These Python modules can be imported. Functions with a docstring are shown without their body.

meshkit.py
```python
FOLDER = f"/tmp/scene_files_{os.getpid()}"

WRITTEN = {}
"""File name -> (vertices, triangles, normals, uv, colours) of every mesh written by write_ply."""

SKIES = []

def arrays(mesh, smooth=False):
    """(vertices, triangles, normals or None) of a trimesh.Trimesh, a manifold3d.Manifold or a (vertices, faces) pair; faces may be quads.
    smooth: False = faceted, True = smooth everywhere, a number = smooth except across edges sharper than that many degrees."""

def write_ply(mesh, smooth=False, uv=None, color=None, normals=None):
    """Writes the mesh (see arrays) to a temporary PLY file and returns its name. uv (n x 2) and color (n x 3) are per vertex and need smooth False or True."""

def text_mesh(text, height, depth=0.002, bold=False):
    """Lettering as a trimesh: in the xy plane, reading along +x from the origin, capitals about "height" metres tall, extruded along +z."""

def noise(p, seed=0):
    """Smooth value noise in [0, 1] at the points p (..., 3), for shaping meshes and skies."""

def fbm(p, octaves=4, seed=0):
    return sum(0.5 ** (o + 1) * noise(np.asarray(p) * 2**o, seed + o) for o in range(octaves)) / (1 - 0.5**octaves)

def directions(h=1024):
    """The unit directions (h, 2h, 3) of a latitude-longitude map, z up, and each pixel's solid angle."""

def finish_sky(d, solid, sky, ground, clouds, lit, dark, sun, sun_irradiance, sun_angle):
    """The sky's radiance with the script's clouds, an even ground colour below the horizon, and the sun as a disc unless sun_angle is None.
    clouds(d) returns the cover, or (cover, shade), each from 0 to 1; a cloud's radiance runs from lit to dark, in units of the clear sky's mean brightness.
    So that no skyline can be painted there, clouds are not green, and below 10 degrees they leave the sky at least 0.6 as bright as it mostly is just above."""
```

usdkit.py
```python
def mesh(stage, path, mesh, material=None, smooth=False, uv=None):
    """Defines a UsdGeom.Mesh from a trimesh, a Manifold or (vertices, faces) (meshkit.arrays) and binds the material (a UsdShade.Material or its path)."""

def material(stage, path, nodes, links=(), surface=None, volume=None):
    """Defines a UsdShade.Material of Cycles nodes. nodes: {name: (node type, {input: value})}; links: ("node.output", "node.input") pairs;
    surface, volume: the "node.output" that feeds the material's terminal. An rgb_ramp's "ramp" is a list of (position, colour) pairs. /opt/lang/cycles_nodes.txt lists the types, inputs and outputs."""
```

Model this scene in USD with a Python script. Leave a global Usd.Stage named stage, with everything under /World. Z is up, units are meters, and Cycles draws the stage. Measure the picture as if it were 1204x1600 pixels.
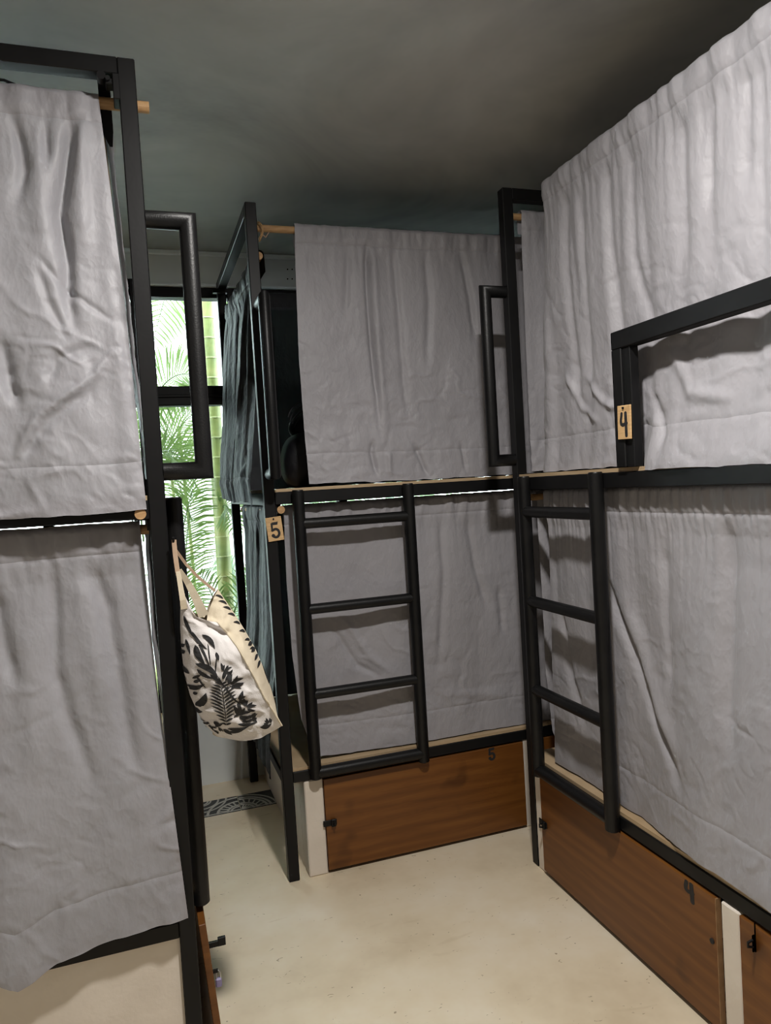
import math, random
import numpy as np, trimesh, usdkit, meshkit
from pxr import Usd, UsdGeom, UsdLux, UsdShade, Gf, Sdf
from shapely.geometry import LineString, Point, Polygon
from shapely.ops import unary_union

random.seed(5)
RNG = np.random.default_rng(5)
stage = Usd.Stage.CreateInMemory()
UsdGeom.SetStageUpAxis(stage, 'Z'); UsdGeom.SetStageMetersPerUnit(stage, 1.0)
UsdGeom.Xform.Define(stage, '/World'); UsdGeom.Scope.Define(stage, '/World/Looks')
stage.SetDefaultPrim(stage.GetPrimAtPath('/World'))

# ------------------------------------------------------------------ camera
YAW, PITCH, ROLL, FPX, EYE = 0.322115, -0.036576, -0.059826, 1139.3, 1.45
fw = np.array([math.sin(YAW)*math.cos(PITCH), math.cos(YAW)*math.cos(PITCH), math.sin(PITCH)])
rt = np.array([math.cos(YAW), -math.sin(YAW), 0.0]); up = np.cross(rt, fw)
rt, up = rt*math.cos(ROLL)+up*math.sin(ROLL), -rt*math.sin(ROLL)+up*math.cos(ROLL)
cam = UsdGeom.Camera.Define(stage, '/World/camera')
cam.AddTransformOp().Set(Gf.Matrix4d(*rt, 0, *up, 0, *(-fw), 0, 0, 0, EYE, 1))
cam.CreateHorizontalApertureAttr(24.0); cam.CreateVerticalApertureAttr(24.0*1600/1204)
cam.CreateFocalLengthAttr(24.0*FPX/1204)
cam.CreateClippingRangeAttr(Gf.Vec2f(0.05, 200))
cam.CreateExposureAttr(0.0)

# ------------------------------------------------------------------ light: daylight outside, one ceiling lamp inside
dome = UsdLux.DomeLight.Define(stage, '/World/sky')
dome.CreateIntensityAttr(5.0); dome.CreateColorAttr(Gf.Vec3f(0.87, 0.94, 1.0))
sun = UsdLux.DistantLight.Define(stage, '/World/sun')
sun.CreateIntensityAttr(11.0); sun.CreateAngleAttr(0.53); sun.CreateColorAttr(Gf.Vec3f(1.0, 0.97, 0.9))
sun.AddRotateXYZOp().Set(Gf.Vec3f(24, 0, -18))
LAMP = (0.55, 0.95, 2.635)
lamp = UsdLux.DiskLight.Define(stage, '/World/ceiling_lamp_light')
lamp.AddTranslateOp().Set(Gf.Vec3d(*LAMP))
lamp.CreateRadiusAttr(0.07); lamp.CreateIntensityAttr(955.0); lamp.CreateColorAttr(Gf.Vec3f(1.0, 0.965, 0.915))

# ------------------------------------------------------------------ materials
def mat(name, nodes, links, surface):
    return usdkit.material(stage, '/World/Looks/'+name, nodes, links, surface=surface)

def two_tone(name, ramp, scale=(1, 1, 1), nscale=5, detail=6, rough=0.6, bump=None, dist=0.0, spec=0.5, extra=None, rough_n=0.5):
    """procedural colour from one noise over a ramp, with a fine bump"""
    nodes = {'g': ('geometry', {}), 'm': ('mapping', {'scale': scale}),
             'n': ('noise_texture', {'scale': nscale, 'detail': detail, 'roughness': rough_n, 'distortion': dist}),
             'r': ('rgb_ramp', {'ramp': ramp}),
             'p': ('principled_bsdf', {'roughness': rough, 'specular_ior_level': spec, **(extra or {})})}
    links = [('g.position', 'm.vector'), ('m.vector', 'n.vector'), ('n.fac', 'r.fac'), ('r.color', 'p.base_color')]
    if bump:
        bs, bd, bst = bump
        nodes['bn'] = ('noise_texture', {'scale': bs, 'detail': 5})
        nodes['b'] = ('bump', {'distance': bd, 'strength': bst})
        links += [('m.vector', 'bn.vector'), ('bn.fac', 'b.height'), ('b.normal', 'p.normal')]
    return mat(name, nodes, links, 'p.BSDF')

def fabric(name, c_lo, c_hi, trans=0.06, tcol=(0.5, 0.55, 0.58), gloss=0.35, sheen=0.12):
    nodes = {'g': ('geometry', {}),
             'n': ('noise_texture', {'scale': 3.0, 'detail': 4}),
             'r': ('rgb_ramp', {'ramp': [(0.3, c_lo), (0.7, c_hi)]}),
             'mb': ('mapping', {'scale': (1, 1, 0.62), 'rotation': (0.3, 0.25, 0.1)}),
             'bn': ('voronoi_texture', {'scale': 30.0, 'feature': 'f1', 'detail': 2.0, 'roughness': 0.55, 'randomness': 1.0}),
             'dn': ('noise_texture', {'scale': 9.0, 'detail': 3}), 'dm': ('vector_math', {'math_type': 'multiply_add', 'vector2': (0.035, 0.035, 0.035)}),
             'wv': ('noise_texture', {'scale': 900.0, 'detail': 1}),
             'ad': ('math', {'math_type': 'multiply_add', 'value2': 0.12}),
             'b': ('bump', {'distance': 0.004, 'strength': 0.42}),
             'p': ('principled_bsdf', {'roughness': 0.5, 'specular_ior_level': gloss, 'sheen_weight': sheen, 'sheen_roughness': 0.4}),
             't': ('translucent_bsdf', {'color': tcol}),
             'mx': ('mix_closure', {'fac': trans})}
    links = [('g.position', 'n.vector'), ('n.fac', 'r.fac'), ('r.color', 'p.base_color'), ('g.position', 'mb.vector'),
             ('g.position', 'dn.vector'), ('dn.color', 'dm.vector1'), ('mb.vector', 'dm.vector3'), ('dm.vector', 'bn.vector'), ('g.position', 'wv.vector'), ('wv.fac', 'ad.value1'), ('bn.distance', 'ad.value3'),
             ('ad.value', 'b.height'), ('b.normal', 'p.normal'), ('p.BSDF', 'mx.closure1'), ('t.BSDF', 'mx.closure2')]
    return mat(name, nodes, links, 'mx.closure')

M = {}
M['fabric'] = fabric('grey_fabric', (0.312, 0.303, 0.326), (0.356, 0.346, 0.372))
M['fabric_dark'] = fabric('charcoal_fabric', (0.045, 0.047, 0.052), (0.06, 0.063, 0.07), 0.01, (0.25, 0.27, 0.28), 0.1, 0.0)
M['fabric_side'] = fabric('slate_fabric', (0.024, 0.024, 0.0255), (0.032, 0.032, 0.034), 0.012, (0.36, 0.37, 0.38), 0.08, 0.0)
M['steel'] = two_tone('black_painted_steel', [(0.3, (0.004, 0.004, 0.0045)), (0.75, (0.008, 0.008, 0.0085))], nscale=9, rough=0.48, bump=(120, 0.0008, 0.2), spec=0.25)
M['tube'] = two_tone('black_textured_tube', [(0.3, (0.004, 0.004, 0.0045)), (0.8, (0.009, 0.009, 0.0092))], nscale=14, rough=0.4, bump=(230, 0.0011, 0.45), spec=0.3)
M['ply'] = two_tone('plywood', [(0.3, (0.36, 0.25, 0.14)), (0.7, (0.50, 0.37, 0.23))], scale=(1.5, 1.5, 30), nscale=4, rough=0.65)
M['rod'] = two_tone('pine_rod', [(0.3, (0.36, 0.20, 0.085)), (0.7, (0.55, 0.34, 0.16))], scale=(4, 4, 30), nscale=5, rough=0.6, bump=(40, 0.001, 0.5))
M['plaster'] = two_tone('white_plaster', [(0.3, (0.70, 0.63, 0.55)), (0.7, (0.78, 0.71, 0.63))], nscale=7, rough=0.8, bump=(30, 0.004, 0.35))
M['plaster_rough'] = two_tone('chipped_plaster', [(0.35, (0.33, 0.28, 0.22)), (0.6, (0.62, 0.59, 0.54))], nscale=40, rough=0.9, bump=(60, 0.008, 0.8))
M['wall'] = two_tone('grey_wall_paint', [(0.3, (0.68, 0.72, 0.73)), (0.7, (0.75, 0.79, 0.80))], nscale=4, rough=0.75, bump=(25, 0.003, 0.25))
M['wall_room'] = two_tone('room_wall_paint', [(0.3, (0.44, 0.42, 0.38)), (0.7, (0.5, 0.48, 0.44))], nscale=3, rough=0.8)
M['trim'] = two_tone('pale_cornice', [(0.3, (0.78, 0.83, 0.87)), (0.7, (0.82, 0.87, 0.90))], nscale=8, rough=0.6)
M['frame'] = two_tone('dark_window_frame', [(0.3, (0.004, 0.0045, 0.0045)), (0.7, (0.008, 0.0085, 0.0085))], nscale=6, rough=0.5, spec=0.2)
M['ink'] = two_tone('black_ink', [(0.3, (0.008, 0.008, 0.009)), (0.7, (0.02, 0.02, 0.021))], nscale=60, rough=0.7)
M['canvas'] = two_tone('cream_canvas', [(0.3, (0.60, 0.51, 0.37)), (0.7, (0.72, 0.63, 0.48))], nscale=12, rough=0.85, bump=(420, 0.001, 0.6))
M['canvas_white'] = two_tone('white_canvas', [(0.3, (0.66, 0.62, 0.60)), (0.7, (0.78, 0.75, 0.74))], nscale=12, rough=0.85, bump=(420, 0.001, 0.6))
M['strap'] = two_tone('tan_strap', [(0.3, (0.36, 0.24, 0.16)), (0.7, (0.46, 0.33, 0.23))], nscale=30, rough=0.8)
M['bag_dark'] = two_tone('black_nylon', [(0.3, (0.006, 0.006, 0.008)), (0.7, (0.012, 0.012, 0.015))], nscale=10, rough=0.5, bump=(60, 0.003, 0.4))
M['plastic_lilac'] = two_tone('lilac_plastic', [(0.3, (0.20, 0.17, 0.34)), (0.7, (0.30, 0.26, 0.45))], nscale=60, rough=0.35)
M['steel_bright'] = two_tone('bright_metal', [(0.3, (0.45, 0.45, 0.46)), (0.7, (0.6, 0.6, 0.6))], nscale=30, rough=0.3, extra={'metallic': 1.0})
M['plaque'] = two_tone('pale_wood_plaque', [(0.3, (0.50, 0.31, 0.14)), (0.7, (0.66, 0.44, 0.22))], scale=(3, 3, 26), nscale=6, rough=0.6)
M['garden_wall'] = two_tone('white_garden_wall', [(0.3, (0.74, 0.78, 0.77)), (0.7, (0.80, 0.83, 0.82))], nscale=2, rough=0.9)
M['soil'] = two_tone('garden_soil', [(0.3, (0.05, 0.045, 0.03)), (0.7, (0.12, 0.10, 0.07))], nscale=14, rough=0.95)
M['tile_dark'] = two_tone('dark_tile', [(0.3, (0.022, 0.026, 0.026)), (0.7, (0.045, 0.05, 0.05))], nscale=30, rough=0.5)
M['tile_pale'] = two_tone('pale_tile', [(0.3, (0.42, 0.42, 0.38)), (0.7, (0.54, 0.54, 0.50))], nscale=20, rough=0.6)
M['lampbody'] = two_tone('white_lamp_body', [(0.3, (0.7, 0.7, 0.7)), (0.7, (0.75, 0.75, 0.75))], nscale=6, rough=0.5)

def leafmat(name, a, b, t):
    nodes = {'g': ('geometry', {}), 'n': ('noise_texture', {'scale': 9, 'detail': 3}), 'r': ('rgb_ramp', {'ramp': [(0.35, a), (0.65, b)]}),
             'p': ('principled_bsdf', {'roughness': 0.45}), 't': ('translucent_bsdf', {'color': t}), 'x': ('mix_closure', {'fac': 0.5})}
    return mat(name, nodes, [('g.position', 'n.vector'), ('n.fac', 'r.fac'), ('r.color', 'p.base_color'), ('p.BSDF', 'x.closure1'), ('t.BSDF', 'x.closure2')], 'x.closure')
M['leaf'] = leafmat('palm_leaf', (0.05, 0.085, 0.025), (0.10, 0.15, 0.045), (0.13, 0.20, 0.05))
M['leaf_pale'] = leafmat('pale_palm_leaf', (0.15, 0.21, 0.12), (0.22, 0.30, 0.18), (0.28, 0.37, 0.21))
M['cane'] = two_tone('palm_cane', [(0.3, (0.085, 0.11, 0.026)), (0.5, (0.14, 0.165, 0.04)), (0.7, (0.20, 0.20, 0.06))], scale=(1, 1, 2), nscale=4, rough=0.5)
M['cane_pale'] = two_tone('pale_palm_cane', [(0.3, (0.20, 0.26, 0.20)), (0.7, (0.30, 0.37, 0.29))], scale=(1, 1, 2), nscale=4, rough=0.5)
M['cane_ring'] = two_tone('cane_ring', [(0.3, (0.26, 0.28, 0.12)), (0.7, (0.33, 0.34, 0.17))], nscale=9, rough=0.7)

M['glass'] = mat('window_glass', {'t': ('transparent_bsdf', {'color': (0.94, 0.985, 0.97)}), 'g': ('glossy_bsdf', {'roughness': 0.02, 'color': (0.9, 0.9, 0.9)}),
                                  'f': ('fresnel', {'IOR': 1.45}), 'x': ('mix_closure', {})},
                 [('f.fac', 'x.fac'), ('t.BSDF', 'x.closure1'), ('g.BSDF', 'x.closure2')], 'x.closure')

# stained board: grain runs along the horizontal
def board(name, seed):
    nodes = {'g': ('geometry', {}), 'm': ('mapping', {'scale': (1.0, 1.0, 13), 'location': (seed, seed*.7, seed*1.3)}),
             'n': ('noise_texture', {'scale': 2.6, 'detail': 8, 'distortion': 1.1, 'roughness': 0.6}),
             'w': ('wave_texture', {'wave_type': 'bands', 'bands_direction': 'z', 'scale': 0.55, 'distortion': 9.0, 'detail': 3, 'detail_scale': 0.8}),
             'a': ('mix_float', {'fac': 0.18}),
             'r': ('rgb_ramp', {'ramp': [(0.2, (0.105, 0.036, 0.0068)), (0.5, (0.153, 0.055, 0.0105)), (0.8, (0.21, 0.083, 0.0165))]}),
             'kn': ('noise_texture', {'scale': 5.5, 'detail': 2}),
             'kr': ('rgb_ramp', {'ramp': [(0.27, (0.35, 0.3, 0.28)), (0.36, (1, 1, 1))]}),
             'mm': ('mix_color', {'blend_type': 'multiply', 'fac': 0.6}),
             'b': ('bump', {'distance': 0.001, 'strength': 0.3}),
             'p': ('principled_bsdf', {'roughness': 0.42, 'specular_ior_level': 0.4})}
    return mat(name, nodes, [('g.position', 'm.vector'), ('m.vector', 'n.vector'), ('m.vector', 'w.vector'), ('n.fac', 'a.a'), ('w.fac', 'a.b'),
                             ('a.result', 'r.fac'), ('g.position', 'kn.vector'), ('kn.fac', 'kr.fac'), ('r.color', 'mm.a'), ('kr.color', 'mm.b'), ('mm.result', 'p.base_color'),
                             ('n.fac', 'b.height'), ('b.normal', 'p.normal')], 'p.BSDF')
M['board_a'] = board('stained_board_a', 0.0); M['board_b'] = board('stained_board_b', 3.7)
M['board_edge'] = two_tone('board_edge', [(0.3, (0.22, 0.12, 0.05)), (0.7, (0.34, 0.2, 0.1))], scale=(4, 4, 4), nscale=8, rough=0.7)

# polished cement floor: cream, cloudy, with trowel marks, scratches and dark specks
M['floor'] = mat('cement_floor', {
    'g': ('geometry', {}),
    'n1': ('noise_texture', {'scale': 2.3, 'detail': 6, 'roughness': 0.6}),
    'r1': ('rgb_ramp', {'ramp': [(0.33, (0.66, 0.55, 0.39)), (0.5, (0.77, 0.665, 0.495)), (0.66, (0.83, 0.745, 0.60))]}),
    'm2': ('mapping', {'scale': (1.0, 2.6, 1), 'rotation': (0, 0, 0.5)}),
    'n2': ('noise_texture', {'scale': 4.5, 'detail': 5, 'distortion': 2.2, 'type': 'ridged_multifractal'}),
    'r2': ('rgb_ramp', {'ramp': [(0.35, (1, 1, 1)), (0.8, (0.78, 0.73, 0.66))]}),
    'mu': ('mix_color', {'blend_type': 'multiply', 'fac': 0.55}),
    'v': ('voronoi_texture', {'scale': 17.0, 'randomness': 1.0}),
    'vn': ('noise_texture', {'scale': 60.0, 'detail': 3}),
    'va': ('math', {'math_type': 'multiply_add', 'value2': 0.16, 'value3': -0.065}),
    'vs': ('math', {'math_type': 'add'}),
    'r3': ('rgb_ramp', {'ramp': [(0.035, (0.16, 0.12, 0.09)), (0.068, (1, 1, 1))]}),
    'ms': ('mapping', {'scale': (15.0, 26.0, 1), 'rotation': (0, 0, 0.4)}),
    'ns': ('noise_texture', {'scale': 1.5, 'detail': 4, 'distortion': 2.5}),
    'r4': ('rgb_ramp', {'ramp': [(0.27, (0.40, 0.34, 0.27)), (0.305, (1, 1, 1))]}),
    'mv': ('mix_color', {'blend_type': 'multiply', 'fac': 0.85}),
    'mw': ('mix_color', {'blend_type': 'multiply', 'fac': 0.8}),
    'b': ('bump', {'distance': 0.002, 'strength': 0.22}),
    'p': ('principled_bsdf', {'roughness': 0.46, 'specular_ior_level': 0.45})},
    [('g.position', 'n1.vector'), ('n1.fac', 'r1.fac'), ('g.position', 'm2.vector'), ('m2.vector', 'n2.vector'), ('n2.fac', 'r2.fac'),
     ('r1.color', 'mu.a'), ('r2.color', 'mu.b'), ('g.position', 'v.vector'), ('g.position', 'vn.vector'), ('vn.fac', 'va.value1'), ('v.distance', 'vs.value1'), ('va.value', 'vs.value2'), ('vs.value', 'r3.fac'),
     ('mu.result', 'mv.a'), ('r3.color', 'mv.b'), ('g.position', 'ms.vector'), ('ms.vector', 'ns.vector'), ('ns.fac', 'r4.fac'), ('mv.result', 'mw.a'), ('r4.color', 'mw.b'),
     ('mw.result', 'p.base_color'), ('n2.fac', 'b.height'), ('b.normal', 'p.normal')], 'p.BSDF')
# dark trowelled concrete ceiling
M['ceiling'] = mat('concrete_ceiling', {
    'g': ('geometry', {}), 'n1': ('noise_texture', {'scale': 1.1, 'detail': 8, 'roughness': 0.62, 'distortion': 0.9}),
    'r1': ('rgb_ramp', {'ramp': [(0.3, (0.275, 0.285, 0.28)), (0.5, (0.38, 0.385, 0.372)), (0.72, (0.49, 0.495, 0.475))]}),
    'n2': ('noise_texture', {'scale': 30, 'detail': 4}), 'b': ('bump', {'distance': 0.003, 'strength': 0.2}),
    'p': ('principled_bsdf', {'roughness': 0.75, 'specular_ior_level': 0.3})},
    [('g.position', 'n1.vector'), ('n1.fac', 'r1.fac'), ('r1.color', 'p.base_color'), ('g.position', 'n2.vector'), ('n2.fac', 'b.height'), ('b.normal', 'p.normal')], 'p.BSDF')

# ------------------------------------------------------------------ prims
used = {}
def path_for(name, parent):
    base = (str(parent.GetPath()) if parent is not None else '/World') + '/' + name
    k = used.get(base, 0); used[base] = k+1
    return base if k == 0 else f'{base}_{k:03d}'
def tag(o, label=None, cat=None, group=None, kind=None):
    p = o.GetPrim() if hasattr(o, 'GetPrim') else o
    for k, v in (('label', label), ('category', cat), ('group', group), ('kind', kind)):
        if v: p.SetCustomDataByKey(k, v)
    return p
def obj(name, mesh, m, parent=None, smooth=False, label=None, **kw):
    p = usdkit.mesh(stage, path_for(name, parent), mesh, M[m], smooth=smooth).GetPrim()
    UsdGeom.Mesh(p).CreateDoubleSidedAttr(True)
    return tag(p, label, **kw)
def thing(name, label, cat, group=None):
    return tag(UsdGeom.Xform.Define(stage, path_for(name, None)).GetPrim(), label, cat, group)
def struct(name, mesh, m, parent=None, **kw):
    return obj(name, mesh, m, parent, kind='structure' if parent is None else None, **kw)

# ------------------------------------------------------------------ mesh helpers
cat_ = trimesh.util.concatenate
def box(x0, x1, y0, y1, z0, z1, c=0.0):
    x0, x1 = sorted((x0, x1)); y0, y1 = sorted((y0, y1)); z0, z1 = sorted((z0, z1))
    if c <= 0:
        b = trimesh.creation.box([x1-x0, y1-y0, z1-z0]); b.apply_translation([(x0+x1)/2, (y0+y1)/2, (z0+z1)/2]); return b
    pts = []
    for sx in (0, 1):
        for sy in (0, 1):
            for sz in (0, 1):
                X, Y, Z = (x0, x1)[sx], (y0, y1)[sy], (z0, z1)[sz]
                a, b, d = (c, -c)[sx], (c, -c)[sy], (c, -c)[sz]
                pts += [(X, Y+b, Z+d), (X+a, Y, Z+d), (X+a, Y+b, Z)]
    return trimesh.convex.convex_hull(np.array(pts))
def polytube(pts, r, n=20, caps=True, flat=None):
    """circular profile swept along a polyline with mitred corners; r may be a list; flat=(dir, ratio) squashes it"""
    P = np.asarray(pts, float); k = len(P); R = np.broadcast_to(r, (k,)).astype(float)
    T = np.diff(P, axis=0); T /= np.linalg.norm(T, axis=1, keepdims=True)
    ref = np.array([0, 0, 1.0]) if abs(T[0][2]) < 0.9 else np.array([1.0, 0, 0])
    a = np.cross(T[0], ref); a /= np.linalg.norm(a); b = np.cross(T[0], a)
    ang = np.arange(n)*2*math.pi/n
    rings = [P[0] + R[0]*(np.cos(ang)[:, None]*a + np.sin(ang)[:, None]*b)]
    for i in range(1, k):
        t = T[i-1]; nrm = t if i == k-1 else (T[i-1]+T[i])
        prev = rings[-1]
        prev = P[i-1] + (prev-P[i-1])*(R[i]/R[i-1])
        s = ((P[i]-prev) @ nrm)/(t @ nrm)
        rings.append(prev + s[:, None]*t)
    V = np.vstack(rings); F = []
    for i in range(k-1):
        for j in range(n):
            q = (i*n+j, i*n+(j+1) % n, (i+1)*n+(j+1) % n, (i+1)*n+j); F += [(q[0], q[2], q[1]), (q[0], q[3], q[2])]
    if caps:
        V = np.vstack([V, P[:1], P[-1:]]); c0, c1 = len(V)-2, len(V)-1
        for j in range(n):
            F += [(c0, j, (j+1) % n), (c1, (k-1)*n+(j+1) % n, (k-1)*n+j)]
    m = trimesh.Trimesh(V, F, process=False); m.fix_normals(); return m
def extrude(poly, h):
    return cat_([trimesh.creation.extrude_polygon(g, h, engine='earcut') for g in getattr(poly, 'geoms', [poly])])
def frame_to(mesh, origin, ex, ey, ez):
    T = np.eye(4); T[:3, 0], T[:3, 1], T[:3, 2], T[:3, 3] = ex, ey, ez, origin
    mesh = mesh.copy(); mesh.apply_transform(T); return mesh
def grid_faces(nu, nv):
    i, j = np.meshgrid(np.arange(nu-1), np.arange(nv-1), indexing='ij'); a = (i*nv+j).ravel()
    return np.vstack([np.stack([a, a+nv, a+nv+1], 1), np.stack([a, a+nv+1, a+1], 1)])
def n1(x, f, seed):
    x = np.asarray(x, float); return meshkit.noise(np.stack([x*f, np.full_like(x, seed*3.1), np.full_like(x, seed*1.7)], -1), seed)*2-1

# ------------------------------------------------------------------ room shell
CEIL, YW = 2.66, 3.74
struct('floor', box(-1.25, 2.65, -1.85, YW+0.18, -0.12, 0.0), 'floor')
ceiling = struct('ceiling', box(-1.25, 2.65, -1.85, YW+0.18, CEIL, CEIL+0.2), 'ceiling')
struct('wall_left', box(-1.25, -1.03, -1.85, YW+0.18, 0, CEIL), 'wall_room')
struct('wall_right', box(2.43, 2.65, -1.85, YW+0.18, 0, CEIL), 'wall_room')
struct('wall_front', box(-1.03, 2.43, -1.85, -1.63, 0, CEIL), 'wall_room')
wb = struct('wall_back', cat_([box(-1.03, 2.43, YW, YW+0.18, 0, 0.40), box(-1.03, 2.43, YW, YW+0.18, 2.487, CEIL)]), 'wall')
for x, z in ((0.796, 2.589), (0.820, 2.590), (0.793, 2.540), (0.817, 2.541)):
    obj('screw_hole', polytube([(x, YW-0.003, z), (x, YW+0.002, z)], 0.0035, 10), 'ink', wb)
struct('trim_1', cat_([box(-1.03, 2.43, YW-0.018, YW-0.0005, 2.636, CEIL-0.0005, 0.004)]), 'trim')
struct('trim_2', box(-1.03, 2.43, YW-0.012, YW-0.0005, 2.488, 2.500, 0.002), 'trim')
# window: two tiers of glass in a dark frame, full width of the back wall
win = tag(UsdGeom.Xform.Define(stage, path_for('window_1', None)).GetPrim(), kind='structure')
WX0, WX1 = -1.03, 2.43
for nm, z0, z1 in (('head', 2.437, 2.487), ('transom', 1.905, 2.000), ('sill', 0.40, 0.445)):
    obj(nm, box(WX0, WX1, YW+0.01, YW+0.085, z0, z1, 0.004), 'frame', win)
obj('transom_bead', box(WX0, WX1, YW+0.001, YW+0.012, 1.944, 1.958, 0.002), 'frame', win)
for x in (WX0+0.022, -0.42, 1.02, WX1-0.022):
    obj('mullion', box(x-0.022, x+0.022, YW+0.012, YW+0.083, 0.445, 2.437, 0.003), 'frame', win)
xs = [WX0+0.045, -0.442, -0.398, 0.998, 1.042, WX1-0.045]
for z0, z1 in ((0.445, 1.905), (2.0, 2.437)):
    for k in (0, 2, 4):
        obj('pane', box(xs[k], xs[k+1], YW+0.045, YW+0.050, z0, z1), 'glass', win)
# ceiling lamp body (round surface downlight, above the aisle)
lb = trimesh.creation.cylinder(0.075, 0.018); lb.apply_translation([LAMP[0], LAMP[1], CEIL-0.0095])
obj('lamp_body', lb, 'lampbody', ceiling, smooth=40)
# strip of patterned cement tiles set in the floor
ts = tag(UsdGeom.Xform.Define(stage, path_for('floor_tile_strip', None)).GetPrim(), 'strip of black and white patterned cement tiles let into the floor below the window', 'floor tiles')
for k in range(6):
    x0 = 0.512 - (k+1)*0.172; y0, y1 = 3.362, 3.532; xm, ym = x0+0.086, (y0+y1)/2
    t = obj('tile', box(x0+0.001, x0+0.171, y0, y1, -0.01, 0.0022, 0.0008), 'tile_dark', ts)
    sq = Polygon([(x0+0.003, y0+0.003), (x0+0.169, y0+0.003), (x0+0.169, y1-0.003), (x0+0.003, y1-0.003)])
    shapes = []
    cx, cy = (x0, y0) if k % 2 else (x0+0.172, y0)
    if k % 2 == 0:
        for rr, w in ((0.060, 0.0055), (0.076, 0.0055), (0.120, 0.006), (0.138, 0.006), (0.164, 0.005)):
            shapes.append(Point(x0, y0).buffer(rr, 32).boundary.buffer(w))
        for a in np.radians([12, 27, 42, 57, 72]):
            shapes.append(LineString([(x0+0.078*math.cos(a), y0+0.078*math.sin(a)), (x0+0.116*math.cos(a+0.12), y0+0.116*math.sin(a+0.12))]).buffer(0.0035))
            shapes.append(LineString([(x0+0.02*math.cos(a), y0+0.02*math.sin(a)), (x0+0.056*math.cos(a), y0+0.056*math.sin(a))]).buffer(0.003))
    else:
        for rr, w in ((0.045, 0.0055), (0.061, 0.0055), (0.105, 0.006), (0.150, 0.006)):
            shapes.append(Point(x0+0.172, y0).buffer(rr, 32).boundary.buffer(w))
            shapes.append(Point(x0, y1).buffer(rr*0.8, 32).boundary.buffer(w*0.8))
        for a in np.radians([105, 120, 135, 150, 165]):
            shapes.append(LineString([(x0+0.172+0.063*math.cos(a), y0+0.063*math.sin(a)), (x0+0.172+0.1*math.cos(a), y0+0.1*math.sin(a))]).buffer(0.004))
    shapes.append(LineString([(x0, y0+0.009), (x0+0.172, y0+0.009)]).buffer(0.004))
    g = unary_union(shapes).intersection(sq)
    m = extrude(g, 0.0008); m.apply_translation([0, 0, 0.0022])
    obj('tile_pattern', m, 'tile_pale', t)

# ------------------------------------------------------------------ bunk beds
S = 0.04      # square tube
ZT, ZB = 1.448, 0.408       # tops of the upper and lower rails
def rod_mesh(a, b, r=0.0145): return polytube([a, b], r, 18)
def numeral(ch):
    """hand-cut stencil numerals, one unit tall, centred"""
    if ch == '5':
        arc = [(0.02+0.21*math.cos(t), -0.17+0.25*math.sin(t)) for t in np.linspace(2.35, -2.35, 26)]
        arc = [(-0.17, 0.02)] + arc[1:-1] + [(-0.16, -0.33)]
        p = unary_union([LineString([(-0.15, 0.42), (0.17, 0.42)]).buffer(0.085, cap_style=2), LineString([(-0.155, 0.47), (-0.17, 0.0)]).buffer(0.06, cap_style=2),
                         LineString(arc).buffer(0.075), Point(-0.15, -0.30).buffer(0.105), Polygon([(0.10, 0.5), (0.24, 0.52), (0.20, 0.33), (0.12, 0.34)])])
    else:
        p = unary_union([LineString([(-0.13, 0.46), (-0.19, 0.16), (-0.17, 0.02), (-0.06, -0.03), (0.20, 0.04)]).buffer(0.075), LineString([(0.14, 0.47), (0.17, -0.48)]).buffer(0.085)])
    return p
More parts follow.
